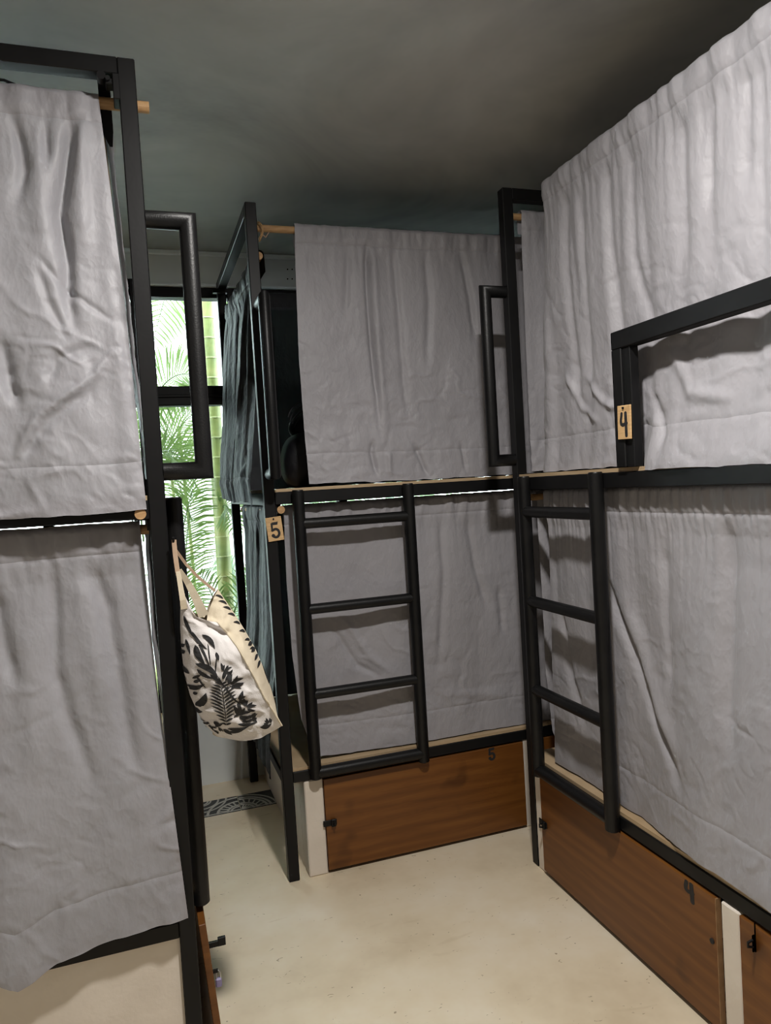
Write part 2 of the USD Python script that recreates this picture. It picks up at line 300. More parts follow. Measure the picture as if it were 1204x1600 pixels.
def ladder(bed, O, ax, out, rails=(0.12, 0.55), top=1.452, bottom=0.365):
    """two upright tubes and four rungs; O: outer bottom corner of the face, ax along the face, out away from the bed"""
    L = tag(UsdGeom.Xform.Define(stage, path_for('ladder', bed)).GetPrim())
    c = [O + ax*s + out*0.022 for s in rails]; r = 0.0225
    for k, q in enumerate(c):
        zb = bottom if k else 0.378
        pts = [q+[0, 0, zb], q+[0, 0, zb+0.004], q+[0, 0, top-0.006], q+[0, 0, top]]
        obj('ladder_rail', polytube(pts, [r*0.8, r, r, r*0.85], 24), 'tube', L, smooth=40)
    for z in (1.327, 1.010, 0.693, 0.400):
        a, b = c[0]+[0, 0, z], c[1]+[0, 0, z]
        n = 9; pts = [a+(b-a)*i/(n-1) for i in range(n)]
        obj('rung', polytube(pts, [0.0195]*n if z > 0.45 else [0.0215]*n, 20), 'tube', L, smooth=40)
    return L
def grab(bed, P, out, z0=1.515, z1=2.125, reach=0.105):
    pts = [P+[0, 0, z1], P+out*reach+[0, 0, z1], P+out*reach+[0, 0, z0], P+[0, 0, z0]]
    obj('grab_handle', polytube(pts, 0.0215, 24), 'tube', bed, smooth=40)

def door_board(bed, x0, x1, y0, y1, z0, z1, m, tilt=None):
    b = box(x0, x1, y0, y1, z0, z1, 0.0015)
    if tilt is not None: b.apply_transform(tilt)
    return obj('storage_door', b, m, bed)
def hasp(parent, P, ax, out, flip=1):
    """black hasp: flat strap, staple and knob"""
    up_ = np.array([0, 0, 1.0])
    b = frame_to(box(-0.012, 0.040, -0.011, 0.011, 0, 0.004, 0.001), P, ax*flip, up_, out)
    k = frame_to(box(0.018, 0.036, -0.014, 0.014, 0.003, 0.012, 0.002), P, ax*flip, up_, out)
    s = polytube([P+ax*flip*0.027+out*0.01+[0, 0, -0.008], P+ax*flip*0.027+out*0.024+[0, 0, -0.004], P+ax*flip*0.027+out*0.024+[0, 0, 0.006], P+ax*flip*0.027+out*0.01+[0, 0, 0.009]], 0.0028, 8)
    return obj('hasp', cat_([b, k, s]), 'steel', parent)
X, Y, Z = np.eye(3)

def bunk(label, x0, x1, y0, y1, top_beams, long_axis):
    bed = thing('bunk_bed', label, 'bunk bed', 'bunk beds')
    for px in (x0, x1-S):
        for py in (y0, y1-S):
            obj('post', box(px, px+S, py, py+S, 0.0, 2.495, 0.0025), 'steel', bed)
    xi0, xi1, yi0, yi1 = x0+S, x1-S, y0+S, y1-S
    if long_axis == 'y':
        for py in (y0, y1-S): obj('top_beam', box(xi0, xi1, py, py+S, 2.455, 2.495, 0.002), 'steel', bed)
    else:
        for px in (x0, x1-S): obj('top_beam', box(px, px+S, yi0, yi1, 2.455, 2.495, 0.002), 'steel', bed)
    for zt in (ZT, ZB):
        for py in (y0, y1-S): obj('rail', box(xi0, xi1, py, py+S, zt-0.045 if zt == ZT else zt-S, zt, 0.002), 'steel', bed)
        for px in (x0, x1-S): obj('rail', box(px, px+S, yi0, yi1, zt-0.045 if zt == ZT else zt-S, zt, 0.002), 'steel', bed)
        obj('platform', box(x0+0.0405, x1-0.0405, y0+0.0405, y1-0.0405, zt, zt+0.012), 'ply', bed)
        e = 0.006
        obj('platform_edge', cat_([box(xi0+0.001, xi1-0.001, y0+e, y0+0.0405, zt+0.0002, zt+0.012), box(x0+e, x0+0.0405, yi0+0.001, yi1-0.001, zt+0.0002, zt+0.012),
                                   box(xi0+0.001, xi1-0.001, y1-0.0405, y1-e, zt+0.0002, zt+0.012), box(x1-0.0405, x1-e, yi0+0.001, yi1-0.001, zt+0.0002, zt+0.012)]), 'ply', bed)
    return bed

# --- bed facing the camera, number 5
X5, Y5 = 0.425, 2.655
bed5 = bunk('black steel bunk bed marked 5 across the back, its ladder facing the camera', X5, 2.415, Y5, 3.705, 1, 'x')
ladder(bed5, np.array([X5, Y5, 0]), X, -Y)
grab(bed5, np.array([X5+0.028, Y5, 0]), -Y)
obj('curtain_rod', rod_mesh((0.468, 2.722, 2.426), (2.37, 2.722, 2.426), 0.0135), 'rod', bed5, smooth=40)
obj('curtain_rod', rod_mesh((0.482, 2.734, 1.384), (2.37, 2.734, 1.384), 0.012), 'rod', bed5, smooth=40)
obj('curtain_rod', rod_mesh((0.478, 2.735, 2.330), (0.466, 3.66, 2.338)), 'rod', bed5, smooth=40)
obj('curtain_rod', rod_mesh((0.486, 2.665, 1.383), (0.480, 3.66, 1.372)), 'rod', bed5, smooth=40)
obj('curtain_rod', rod_mesh((0.50, 3.645, 2.42), (2.37, 3.645, 2.42)), 'rod', bed5, smooth=40)
obj('curtain_rod', rod_mesh((0.50, 3.645, 1.355), (2.37, 3.645, 1.355)), 'rod', bed5, smooth=40)
# rod tie: brown knot of cord under the front rod, next to the post
kn = [(0.484+0.006*math.cos(t*2), 2.709+0.02*math.cos(t), 2.418+0.028*math.sin(t)-0.004*t/3) for t in np.linspace(0, 12, 60)]
obj('cord_tie', polytube(kn, 0.0028, 6), 'rod', bed5, smooth=40)
obj('cord_tie', polytube([(0.484, 2.70, 2.40), (0.500, 2.694, 2.385), (0.512, 2.69, 2.402)], 0.0022, 6), 'strap', bed5, smooth=40)
obj('rod_bracket', box(0.470, 0.492, 3.640, 3.665, 2.30, 2.455), 'steel', bed5)
obj('rod_bracket', box(0.400, 0.468, 3.632, 3.66, 2.432, 2.452), 'steel', bed5)
obj('rod_bracket', box(0.462, 0.470, 2.70, 2.74, 2.31, 2.35), 'steel', bed5)
obj('rod_bracket', box(0.466, 0.471, 2.668, 2.72, 1.36, 1.402), 'steel', bed5)
obj('rod_bracket', box(0.476, 0.492, 2.70, 2.71, 1.398, 1.4045), 'steel', bed5)
# plinth: white pillars and the side wall under the bed, dark store behind
pl = cat_([box(0.503, 0.575, Y5+0.003, Y5+0.10, 0, 0.365, 0.004), box(0.503, 0.545, Y5+0.10, 3.70, 0, 0.366)])
obj('plinth', pl, 'plaster', bed5, label='white plaster plinth')
obj('plinth', box(1.424, 1.49, Y5+0.006, Y5+0.10, 0, 0.365, 0.004), 'plaster', bed5)
d5 = door_board(bed5, 0.577, 1.420, Y5-0.004, Y5+0.014, 0.014, 0.362, 'board_a')
obj('storage_door', box(1.494, 2.34, Y5-0.004, Y5+0.014, 0.014, 0.362, 0.0015), 'board_b', bed5)
nm = extrude(numeral('5').buffer(0.02), 0.0006); nm.apply_scale([0.052, 0.050, 1])
obj('numeral', frame_to(nm, (1.275, Y5-0.0040, 0.336), X, Z, -Y), 'ink', d5, label='black numeral 5')
hasp(d5, np.array([0.577, Y5-0.004, 0.195]), X, -Y, 1)

# --- bed on the right, number 4 (the sill line of its ladder faces the aisle)
X4, Y4 = 1.306, 2.410
bed4 = bunk('black steel bunk bed marked 4 along the right side, with guard rail above its ladder', X4, 2.40, 0.45, Y4, 1, 'y')
ladder(bed4, np.array([X4, Y4, 0]), -Y, -X)
grab(bed4, np.array([X4, Y4-0.02, 0]), -X, reach=0.082)
g = [box(1.290, 1.328, 1.703, 1.743, ZT+0.0125, 1.79, 0.002), box(1.290, 1.328, 1.703, 1.743, 1.79, 1.842, 0.002)]
obj('guard_rail', cat_([box(1.290, 1.328, 0.60, 1.765, 1.792, 1.842, 0.0025), box(1.290, 1.328, 1.722, 1.765, ZT+0.0125, 1.792, 0.0025), box(1.296, 1.324, 1.690, 1.722, ZT+0.0125, 1.792, 0.001), box(1.290, 1.328, 0.60, 0.64, ZT+0.0125, 1.792, 0.0025)]), 'steel', bed4)
obj('curtain_rod', rod_mesh((1.3745, 0.47, 2.425), (1.3745, 2.17, 2.425), 0.0125), 'rod', bed4, smooth=40)
obj('curtain_rod', rod_mesh((1.364, 0.47, 1.384), (1.364, 2.27, 1.384), 0.012), 'rod', bed4, smooth=40)
obj('curtain_rod', rod_mesh((1.352, 2.420, 2.411), (2.37, 2.420, 2.411), 0.0125), 'rod', bed4, smooth=40)
obj('curtain_rod', rod_mesh((1.350, 2.355, 1.374), (2.37, 2.355, 1.374), 0.012), 'rod', bed4, smooth=40)
obj('rod_bracket', box(1.347, 1.352, 2.365, 2.372, 1.35, 1.402), 'steel', bed4)
obj('plinth', box(X4+0.002, X4+0.10, 2.319, 2.369, 0, 0.365, 0.004), 'plaster', bed4, label='narrow white plaster pillar at the foot')
obj('plinth', cat_([box(X4-0.004, X4+0.10, 1.387, 1.447, 0, 0.364, 0.004)]), 'plaster', bed4, label='white plaster pillar between two storage doors')
rp = box(X4+0.014, X4+0.10, 1.447, 1.470, 0.255, 0.338).subdivide().subdivide().subdivide()
rp.vertices += (meshkit.noise(rp.vertices*60, 3)[:, None]-0.5)*0.006
obj('plinth_core', rp, 'plaster_rough', bed4, smooth=40)
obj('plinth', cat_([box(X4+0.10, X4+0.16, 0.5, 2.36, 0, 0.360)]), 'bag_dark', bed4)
ang = math.radians(0.35)
rot = trimesh.transformations.rotation_matrix(ang, Z, [X4, 2.317, 0])
d4 = door_board(bed4, X4-0.006, X4+0.010, 1.4635, 2.317, 0.016, 0.361, 'board_b')
obj('edge_band', box(X4-0.0062, X4+0.0100, 1.4605, 1.4635, 0.016, 0.361), 'board_edge', d4)
d4b = obj('storage_door', box(X4-0.006, X4+0.010, 0.53, 1.3855, 0.016, 0.361, 0.0015), 'board_a', bed4)
nm = extrude(numeral('4').buffer(0.03), 0.0006); nm.apply_scale([0.066, 0.048, 1])
obj('numeral', frame_to(nm, (X4-0.006, 1.556, 0.331), -Y, Z, -X), 'ink', d4, label='black numeral 4')
hasp(d4, np.array([X4-0.006, 2.318, 0.195]), -Y, -X, 1)
hasp(d4b, np.array([X4-0.006, 1.335, 0.350]), Z*-1, -X, 1)
obj('keyhole_plate', polytube([(X4-0.009, 1.478, 0.243), (X4-0.004, 1.478, 0.243)], 0.007, 14), 'ink', d4)

# --- bed on the left (end towards the camera)
X6, Y6 = 0.057, 1.845
bed6 = bunk('black steel bunk bed on the left, its curtained end towards the camera', -1.02, X6, Y6, 3.700, 1, 'y')
ladder(bed6, np.array([X6, Y6, 0]), Y, X)
grab(bed6, np.array([X6, Y6+0.02, 0]), X, reach=0.098)
obj('curtain_rod', rod_mesh((-0.98, 1.915, 2.414), (0.086, 1.915, 2.418), 0.0138), 'rod', bed6, smooth=40)
obj('curtain_rod', rod_mesh((-0.98, 1.918, 1.376), (0.014, 1.918, 1.376), 0.0125), 'rod', bed6, smooth=40)
obj('curtain_rod', rod_mesh((-0.036, 1.985, 2.443), (-0.031, 3.66, 2.441), 0.012), 'rod', bed6, smooth=40)
obj('curtain_rod', rod_mesh((-0.003, 1.838, 1.4165), (0.000, 3.66, 1.4165), 0.0135), 'rod', bed6, smooth=40)
obj('rod_bracket', cat_([box(-0.030, -0.002, 1.936, 1.942, 2.36, 2.462), box(-0.030, -0.002, 1.8855, 1.942, 2.456, 2.462), trimesh.convex.convex_hull(np.array([(-0.030, 1.936, 2.362), (-0.002, 1.936, 2.362), (-0.030, 1.942, 2.362), (-0.002, 1.942, 2.362), (-0.012, 1.939, 2.325), (-0.006, 1.939, 2.325)])),]), 'steel', bed6)
obj('bolt', polytube([(-0.020, 1.868, 2.447), (-0.020, 1.842, 2.447)], 0.010, 14), 'steel', bed6)
obj('bolt', polytube([(-0.006, 1.868, 2.440), (-0.006, 1.838, 2.440)], 0.0055, 10), 'steel', bed6)
obj('rod_bracket', cat_([box(0.004, 0.020, 1.842, 1.893, 2.395, 2.455, 0.002), box(-0.012, 0.018, 1.846, 1.880, 2.430, 2.444, 0.002)]), 'steel', bed6)
obj('rod_bracket', cat_([box(-0.018, 0.019, 1.860, 1.930, 1.400, 1.406), box(0.010, 0.019, 1.86, 1.94, 1.375, 1.405)]), 'steel', bed6)
obj('clip', box(0.005, 0.018, 1.875, 1.90, 1.4485, 1.50), 'steel', bed6)
obj('plinth', box(-1.015, 0.030, Y6+0.012, Y6+0.10, 0, 0.366, 0.003), 'plaster', bed6, label='white panel below the curtained end')
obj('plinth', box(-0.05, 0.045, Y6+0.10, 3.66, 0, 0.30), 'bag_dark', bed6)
tilt = trimesh.transformations.rotation_matrix(math.radians(-4.2), Y, [X6+0.010, 0, 0.362])
d6 = door_board(bed6, X6+0.008, X6+0.026, Y6+0.045, 2.72, 0.016, 0.362, 'board_b', tilt)
obj('storage_door', box(X6+0.008, X6+0.026, 2.78, 3.62, 0.016, 0.362, 0.0015), 'board_a', bed6)
hs = cat_([box(X6+0.028, X6+0.074, 1.946, 1.954, 0.262, 0.277, 0.001), box(X6+0.056, X6+0.076, 1.945, 1.955, 0.262, 0.284, 0.001)])
obj('hasp', hs, 'steel', d6, label='black hasp sticking out from the door')

# small lilac padlock on the left door
pk = thing('padlock', 'tiny lilac padlock hanging on the edge of the left bed storage door', 'padlock')
px_, py_, pz_ = 0.108, 1.945, 0.186
obj('body', box(px_-0.008, px_+0.008, py_-0.006, py_+0.006, pz_-0.030, pz_-0.006, 0.003), 'plastic_lilac', pk)
obj('shackle', polytube([(px_-0.005, py_, pz_-0.007), (px_-0.005, py_, pz_+0.008), (px_-0.002, py_, pz_+0.013), (px_+0.002, py_, pz_+0.013), (px_+0.005, py_, pz_+0.008), (px_+0.005, py_, pz_-0.007)], 0.0018, 10), 'steel_bright', pk, smooth=40)
obj('staple', cat_([box(X6+0.030, px_, py_-0.003, py_+0.003, pz_+0.010, pz_+0.018), box(X6+0.026, X6+0.034, py_-0.010, py_+0.010, pz_-0.004, pz_+0.028)]), 'steel', pk)

# ------------------------------------------------------------------ curtains
def perlin(x, y, seed=0):
    """gradient noise, about -1..1"""
    x, y = np.asarray(x, float)+seed*17.31, np.asarray(y, float)+seed*9.17
    i, j = np.floor(x).astype(np.int64), np.floor(y).astype(np.int64); fx, fy = x-i, y-j
    sx, sy = fx**3*(fx*(fx*6-15)+10), fy**3*(fy*(fy*6-15)+10)
    def g(a, b, dx, dy):
        h = (a*374761393+b*668265263+seed*144665) & 0xFFFFFFFF
        h = ((h ^ (h >> 13))*1274126177) & 0xFFFFFFFF; t = ((h ^ (h >> 16)) & 0xFFFF)*(2*math.pi/65536)
        return np.cos(t)*dx+np.sin(t)*dy
    a = g(i, j, fx, fy)*(1-sx)+g(i+1, j, fx-1, fy)*sx; b = g(i, j+1, fx, fy-1)*(1-sx)+g(i+1, j+1, fx-1, fy-1)*sx
    return 1.5*(a*(1-sy)+b*sy)
def valleys(n, w): return np.exp(-(n/w)**2)
def crease_field(U, Zz, lines):
    """sum of soft ridges (amp>0, towards the viewer) or valleys along polylines (u, z)"""
    out = np.zeros_like(U)
    for pts, w, amp in lines:
        P = np.array(pts, float); best = np.full(U.shape, 1e9); tt = np.zeros(U.shape); acc = 0.0
        seg = np.linalg.norm(np.diff(P, axis=0), axis=1); tot = seg.sum()
        for i in range(len(P)-1):
            d = P[i+1]-P[i]; s = np.clip(((U-P[i, 0])*d[0]+(Zz-P[i, 1])*d[1])/(d @ d), 0, 1)
            dist = np.hypot(U-P[i, 0]-s*d[0], Zz-P[i, 1]-s*d[1])
            m = dist < best; best = np.where(m, dist, best); tt = np.where(m, (acc+s*seg[i])/tot, tt); acc += seg[i]
        taper = np.clip(np.minimum(tt*5+0.35, (1-tt)*4+0.05), 0, 1)
        out += amp*np.exp(-(best/w)**2)*taper
    return out

def curtain(label, group, axis, out, base, u_l, u_r, ztop, zbot, lines=(), seed=1, res=0.006, gather=(34, 0.0045), folds=(5.0, 0.014), fold_top=0.45, wrinkle=0.0035,
            mat_='fabric', head=0.07, hem=0.115, rod=0.0175, name='curtain', drift=0.05):
    """u runs along the rod (world x or y). base(u, z): position across. u_l/u_r: edges as functions of t (0 top, 1 bottom)."""
    H = ztop-float(np.mean(zbot(np.linspace(u_l(1), u_r(1), 9))))
    W = max(abs(u_r(t)-u_l(t)) for t in (0, 0.5, 1))
    nu = max(12, int(W/res)); nv = max(24, int(H/res))
    ht, bt = head/H, 1-hem/H
    tv = np.unique(np.concatenate([np.linspace(0, ht, max(6, int(head/res))), np.linspace(ht, bt, max(10, int((bt-ht)*H/res))), np.linspace(bt, 1, max(8, int(hem/res)))]))
    sv = np.linspace(0, 1, nu)
    Sg, Tg = np.meshgrid(sv, tv, indexing='ij')
    ul = np.array([u_l(t) for t in tv]); ur = np.array([u_r(t) for t in tv])
    U = ul[None, :]+(ur-ul)[None, :]*Sg
    Zb = zbot(U) + 0.002*n1(U, 30, seed+9); Zz = ztop+(Zb-ztop)*Tg
    zm = Tg*H
    env = np.exp(-zm/0.11)
    # gathers under the rod: narrow sharp valleys that die out downwards, leaning a little
    gu = U+0.05*zm*perlin(U*5, zm*2, seed)
    for k in (1.0, 1.7):
        d0 = valleys(perlin(gu*gather[0]*k, zm*1.6, seed+int(10*k)), 0.30)
        d = -gather[1]*1.3*env*d0/k if k == 1.0 else d-gather[1]*0.9*env*d0/k
    # hanging folds: broad rounded backs with narrow valleys, wandering and merging
    fe = fold_top+(1-fold_top)*np.clip(Tg*1.3, 0, 1)
    Ud = U+drift*Tg*perlin(U*2.2, zm*1.3, seed+4)
    d += folds[1]*fe*(1.05*perlin(Ud*folds[0]*0.75, zm*0.55, seed+2)-0.85*valleys(perlin(Ud*folds[0], zm*0.6, seed+3), 0.20)*np.clip(1.1-0.7*Tg, 0, 1)+0.35*perlin(Ud*folds[0]*2.4, zm*1.1, seed+5))
    # crinkles: patches of short crossing creases
    mid = np.clip((Tg-ht)/0.12, 0.10, 1)*(0.55+0.45*np.clip(Tg*1.5, 0, 1))
    wu, wz = U+0.012*perlin(U*16, Zz*16, seed+40), Zz+0.012*perlin(U*16+5, Zz*16, seed+41)
    for q, (ang_, fu, fz, w_, am) in enumerate(((0.65, 9, 15, 0.13, 1.0), (-0.55, 9, 16, 0.12, 0.9), (0.2, 22, 34, 0.16, 0.42), (-0.9, 26, 30, 0.16, 0.35), (1.3, 7, 12, 0.12, 0.7))):
        ca_, sa_ = math.cos(ang_), math.sin(ang_); ru, rz = wu*ca_+wz*sa_, -wu*sa_+wz*ca_
        mask = np.clip(perlin(U*5+q*3.3, Zz*5, seed+60+q)*1.6+0.25, 0, 1)*(np.clip(Tg*2.2-0.35, 0.06, 1) if q in (0, 1, 4) else np.clip(Tg*1.6, 0.25, 1))
        sg = 1 if q % 2 else -1
        d += sg*wrinkle*am*mid*mask*(valleys(perlin(ru*fu*0.6, rz*fz*0.6, seed+50+q), w_)-0.25)
    d += wrinkle*0.6*mid*perlin(U*14, Zz*11, seed+80)
    d += crease_field(U, Zz, lines)
    hd = np.clip(1-(zm-head*0.6)/(head*1.2), 0, 1); d = d*(1-hd)+hd*(0.012*np.clip(perlin(gu*gather[0]*0.8, zm*4, seed+90)+0.2, 0, 1)**0.7+0.004*np.clip(perlin(gu*gather[0]*2.1+zm*9, zm*5, seed+91), 0, 1)-0.0012)
    # stitched seams: a shallow groove with puckers beside it
    for ts_, k in ((ht, 1.0), (bt, 0.8)):
        q = (Tg-ts_)*H
        d -= k*0.0022*np.exp(-(q/0.005)**2)
        d += k*0.0022*np.exp(-(q/0.022)**2)*n1(U, 60, seed+7)
    ed = np.minimum(Sg, 1-Sg)*W
    d -= 0.003*np.exp(-(ed/0.012)**2)
    D = base(U, Zz)*1.0
    def place(u, n, z):
        p = np.zeros(u.shape+(3,)); p[..., axis] = u; p[..., 1-axis] = n; p[..., 2] = z; return p
    front = place(U, D+out*(d+rod), Zz)
    # rod pocket: back leaf and the turn over the rod
    m0 = np.searchsorted(tv, ht+1e-9)
    back = []
    dz = d[:, 0]; z0 = Zz[:, 0]; uu = U[:, 0]; b0 = D[:, 0]
    for q in np.linspace(1, 0, 6): back.append(place(uu, b0-out*(rod+0.0015*q), z0-0.012-head*0.9*q))
    for t in np.linspace(0, math.pi, 7)[1:-1]: back.append(place(uu, b0-out*math.cos(t)*rod+out*np.maximum(dz, 0)*t/math.pi, z0-0.012+0.0175*math.sin(t)+0.0012*n1(uu, 45, seed+6)))
    fr = front.copy(); fr[:, :m0, 2] -= (0.010*(1-tv[:m0]/ht))[None, :]
    head_pts = np.concatenate([np.stack(back, 1), fr[:, :m0]], 1)
    c = thing(name, label, 'curtain', group)
    def sheet(nm, A):
        obj(nm, trimesh.Trimesh(A.reshape(-1, 3), grid_faces(A.shape[0], A.shape[1]), process=False), mat_, c, smooth=True)
    mb = np.searchsorted(tv, bt+1e-9); CLOTH['front'] = fr
    sheet('heading', head_pts); sheet('panel', fr[:, m0-1:mb]); sheet('hem', fr[:, mb-1:])
    return c
CLOTH = {}
def lin(*pts):
    a = np.array(pts); o = np.argsort(a[:, 0]); return lambda v: np.interp(v, a[o, 0], a[o, 1])
const = lambda v: (lambda t: v)

# left bed, end, upper
curtain('light grey curtain on the upper bunk end at far left, under the black top beam', 'grey bunk curtains', 0, -1,
        lambda u, z: np.interp(z, [1.42, 1.9, 2.42], [1.846, 1.872, 1.915]), lin((0, -0.985), (1, -0.985)), lin((0, -0.030), (0.5, -0.004), (1, 0.012)), 2.432, lin((-1, 1.418), (0, 1.425)),
        lines=[([(-0.049, 2.414), (-0.093, 2.35), (-0.112, 2.252), (-0.135, 2.139), (-0.126, 2.02), (-0.128, 1.93), (-0.115, 1.83)], 0.015, -0.032),
               ([(-0.075, 2.40), (-0.085, 2.2), (-0.085, 2.02)], 0.022, 0.014), ([(-0.17, 2.30), (-0.175, 2.15), (-0.165, 2.02)], 0.022, 0.010),
               ([(-0.231, 2.394), (-0.211, 2.309), (-0.204, 2.237), (-0.226, 2.148)], 0.013, -0.018), ([(-0.154, 2.402), (-0.152, 2.329), (-0.156, 2.24)], 0.010, -0.014),
               ([(-0.187, 1.997), (-0.172, 1.924), (-0.131, 1.82)], 0.010, -0.008), ([(-0.262, 1.571), (-0.21, 1.657), (-0.152, 1.697), (-0.079, 1.751), (-0.034, 1.826)], 0.010, 0.011),
               ([(-0.25, 1.555), (-0.2, 1.63), (-0.15, 1.675), (-0.07, 1.725)], 0.012, -0.008), ([(-0.184, 1.73), (-0.16, 1.789), (-0.075, 1.819)], 0.012, -0.009),
               ([(-0.185, 2.026), (-0.135, 1.954), (-0.015, 1.867)], 0.008, -0.006), ([(-0.278, 1.834), (-0.266, 1.733), (-0.25, 1.674)], 0.015, -0.018), ([(-0.022, 2.0), (-0.006, 1.8), (0.0, 1.6)], 0.012, -0.008)],
        seed=11, res=0.005, gather=(24, 0.006), folds=(4.5, 0.010), wrinkle=0.0055)
# left bed, end, lower
curtain('grey curtain on the lower bunk end at far left, its hem over the white panel', 'grey bunk curtains', 0, -1,
        lambda u, z: np.interp(z, [0.40, 0.7, 1.2, 1.40], [1.822, 1.848, 1.90, 1.918])-0.028*np.exp(-((u+0.34)/0.10)**2)*np.clip((0.9-z)/0.5, 0, 1), lin((0, -0.985), (1, -0.985)), lin((0, -0.006), (0.4, 0.006), (1, 0.040)), 1.3925,
        lin((-1, 0.41), (-0.40, 0.405), (-0.333, 0.372), (-0.251, 0.405), (-0.127, 0.422), (0.044, 0.432)),
        lines=[([(-0.209, 1.314), (-0.211, 1.209), (-0.218, 1.058), (-0.194, 0.931), (-0.142, 0.752)], 0.018, -0.014), ([(-0.125, 1.30), (-0.097, 1.196), (-0.08, 1.023), (-0.068, 0.88), (-0.055, 0.78)], 0.020, -0.018),
               ([(-0.15, 1.28), (-0.135, 1.1), (-0.12, 0.95)], 0.03, 0.010), ([(-0.335, 1.25), (-0.323, 1.132), (-0.305, 1.03)], 0.018, -0.016), ([(-0.27, 1.2), (-0.28, 0.8)], 0.03, 0.008)],
        seed=23, res=0.005, gather=(30, 0.006), folds=(4.0, 0.011), wrinkle=0.0035, fold_top=0.7)
# left bed, aisle side, drawn together at the post
curtain('narrow grey curtain edge behind the front post of the left bed, upper bunk', 'grey bunk curtains', 1, 1,
        lambda u, z: np.interp(z, [1.45, 1.6, 1.68, 1.8, 2.06, 2.36, 2.45], [0.008, 0.006, 0.003, -0.008, -0.017, -0.027, -0.032]), lin((0, 1.955), (1, 1.945)), lin((0, 2.32), (1, 2.35)), 2.455, lin((1.9, 1.468), (2.4, 1.468)), seed=31, res=0.007, gather=(40, 0.006), folds=(14, 0.009), hem=0.1)
curtain('narrow grey curtain edge behind the front post of the left bed, lower bunk', 'grey bunk curtains', 1, 1,
        lambda u, z: np.interp(z, [0.43, 0.67, 0.9, 1.09, 1.42], [0.020, 0.010, 0.005, -0.007, -0.007]), lin((0, 1.955), (1, 1.95)), lin((0, 2.28), (1, 2.30)), 1.432, lin((1.9, 0.432), (2.4, 0.432)), seed=37, res=0.007, gather=(40, 0.006), folds=(14, 0.009), hem=0.1)

# bed 5, front, upper
curtain('wide grey curtain on the upper bunk of the bed marked 5', 'grey bunk curtains', 0, -1,
        lambda u, z: np.interp(z, [1.46, 1.7, 2.44], [2.704, 2.722, 2.722]), lin((0, 0.612), (0.5, 0.598), (1, 0.603)), lin((0, 2.33), (1, 2.33)), 2.444,
        lin((0.6, 1.470), (0.82, 1.470), (0.86, 1.4635), (0.9, 1.466), (1.1, 1.464), (1.5, 1.4635)),
        lines=[([(0.893, 2.425), (0.885, 2.25), (0.885, 2.10), (0.890, 1.94), (0.898, 1.794), (0.900, 1.68)], 0.010, -0.020), ([(0.92, 2.42), (0.915, 2.2), (0.918, 1.9), (0.925, 1.65)], 0.016, 0.010),
               ([(0.996, 2.426), (1.006, 2.167), (1.014, 1.868), (1.024, 1.692)], 0.014, -0.010), ([(0.822, 2.417), (0.803, 2.21), (0.787, 2.077)], 0.014, -0.008), ([(1.134, 2.38), (1.141, 2.17), (1.113, 1.892)], 0.016, -0.010),
               ([(1.284, 2.415), (1.319, 2.2), (1.335, 1.994)], 0.013, -0.012), ([(0.87, 1.62), (0.859, 1.585), (0.872, 1.485)], 0.010, -0.014), ([(1.044, 1.60), (1.06, 1.55), (1.086, 1.472)], 0.010, -0.012), ([(1.24, 1.6), (1.25, 1.48)], 0.008, -0.007), ([(0.93, 1.58), (0.925, 1.48)], 0.010, 0.008)],
        seed=41, res=0.005, gather=(26, 0.004), folds=(4.0, 0.0055), wrinkle=0.0035, fold_top=0.8)
# bed 5, front, lower
curtain('grey curtain on the lower bunk of the bed marked 5, behind its ladder', 'grey bunk curtains', 0, -1,
        lambda u, z: np.interp(z, [0.42, 0.6, 1.1, 1.39], [2.712, 2.730, 2.738, 2.734])-0.016*np.clip((u-0.75)/0.3, 0, 1)*np.clip((1.36-z)/0.3, 0, 1), lin((0, 0.505), (0.3, 0.500), (0.6, 0.503), (0.85, 0.520), (1, 0.560)), lin((0, 2.33), (1, 2.33)), 1.392,
        lin((0.5, 0.440), (0.7, 0.428), (1.5, 0.424)),
        lines=[([(1.139, 1.33), (1.137, 1.072), (1.101, 0.816), (1.078, 0.664)], 0.016, -0.010), ([(1.259, 1.3), (1.278, 1.1), (1.326, 0.895)], 0.014, -0.010), ([(1.02, 1.30), (1.02, 1.0)], 0.014, -0.008),
               ([(0.662, 0.921), (0.754, 0.76), (0.855, 0.695)], 0.012, -0.008), ([(0.70, 0.96), (0.80, 0.79), (0.90, 0.70)], 0.014, 0.007), ([(1.10, 0.60), (1.25, 0.575), (1.38, 0.56)], 0.02, 0.006), ([(1.38, 1.0), (1.385, 0.8)], 0.014, -0.010)],
        seed=47, res=0.005, gather=(26, 0.004), folds=(3.5, 0.007), wrinkle=0.003, fold_top=0.7)
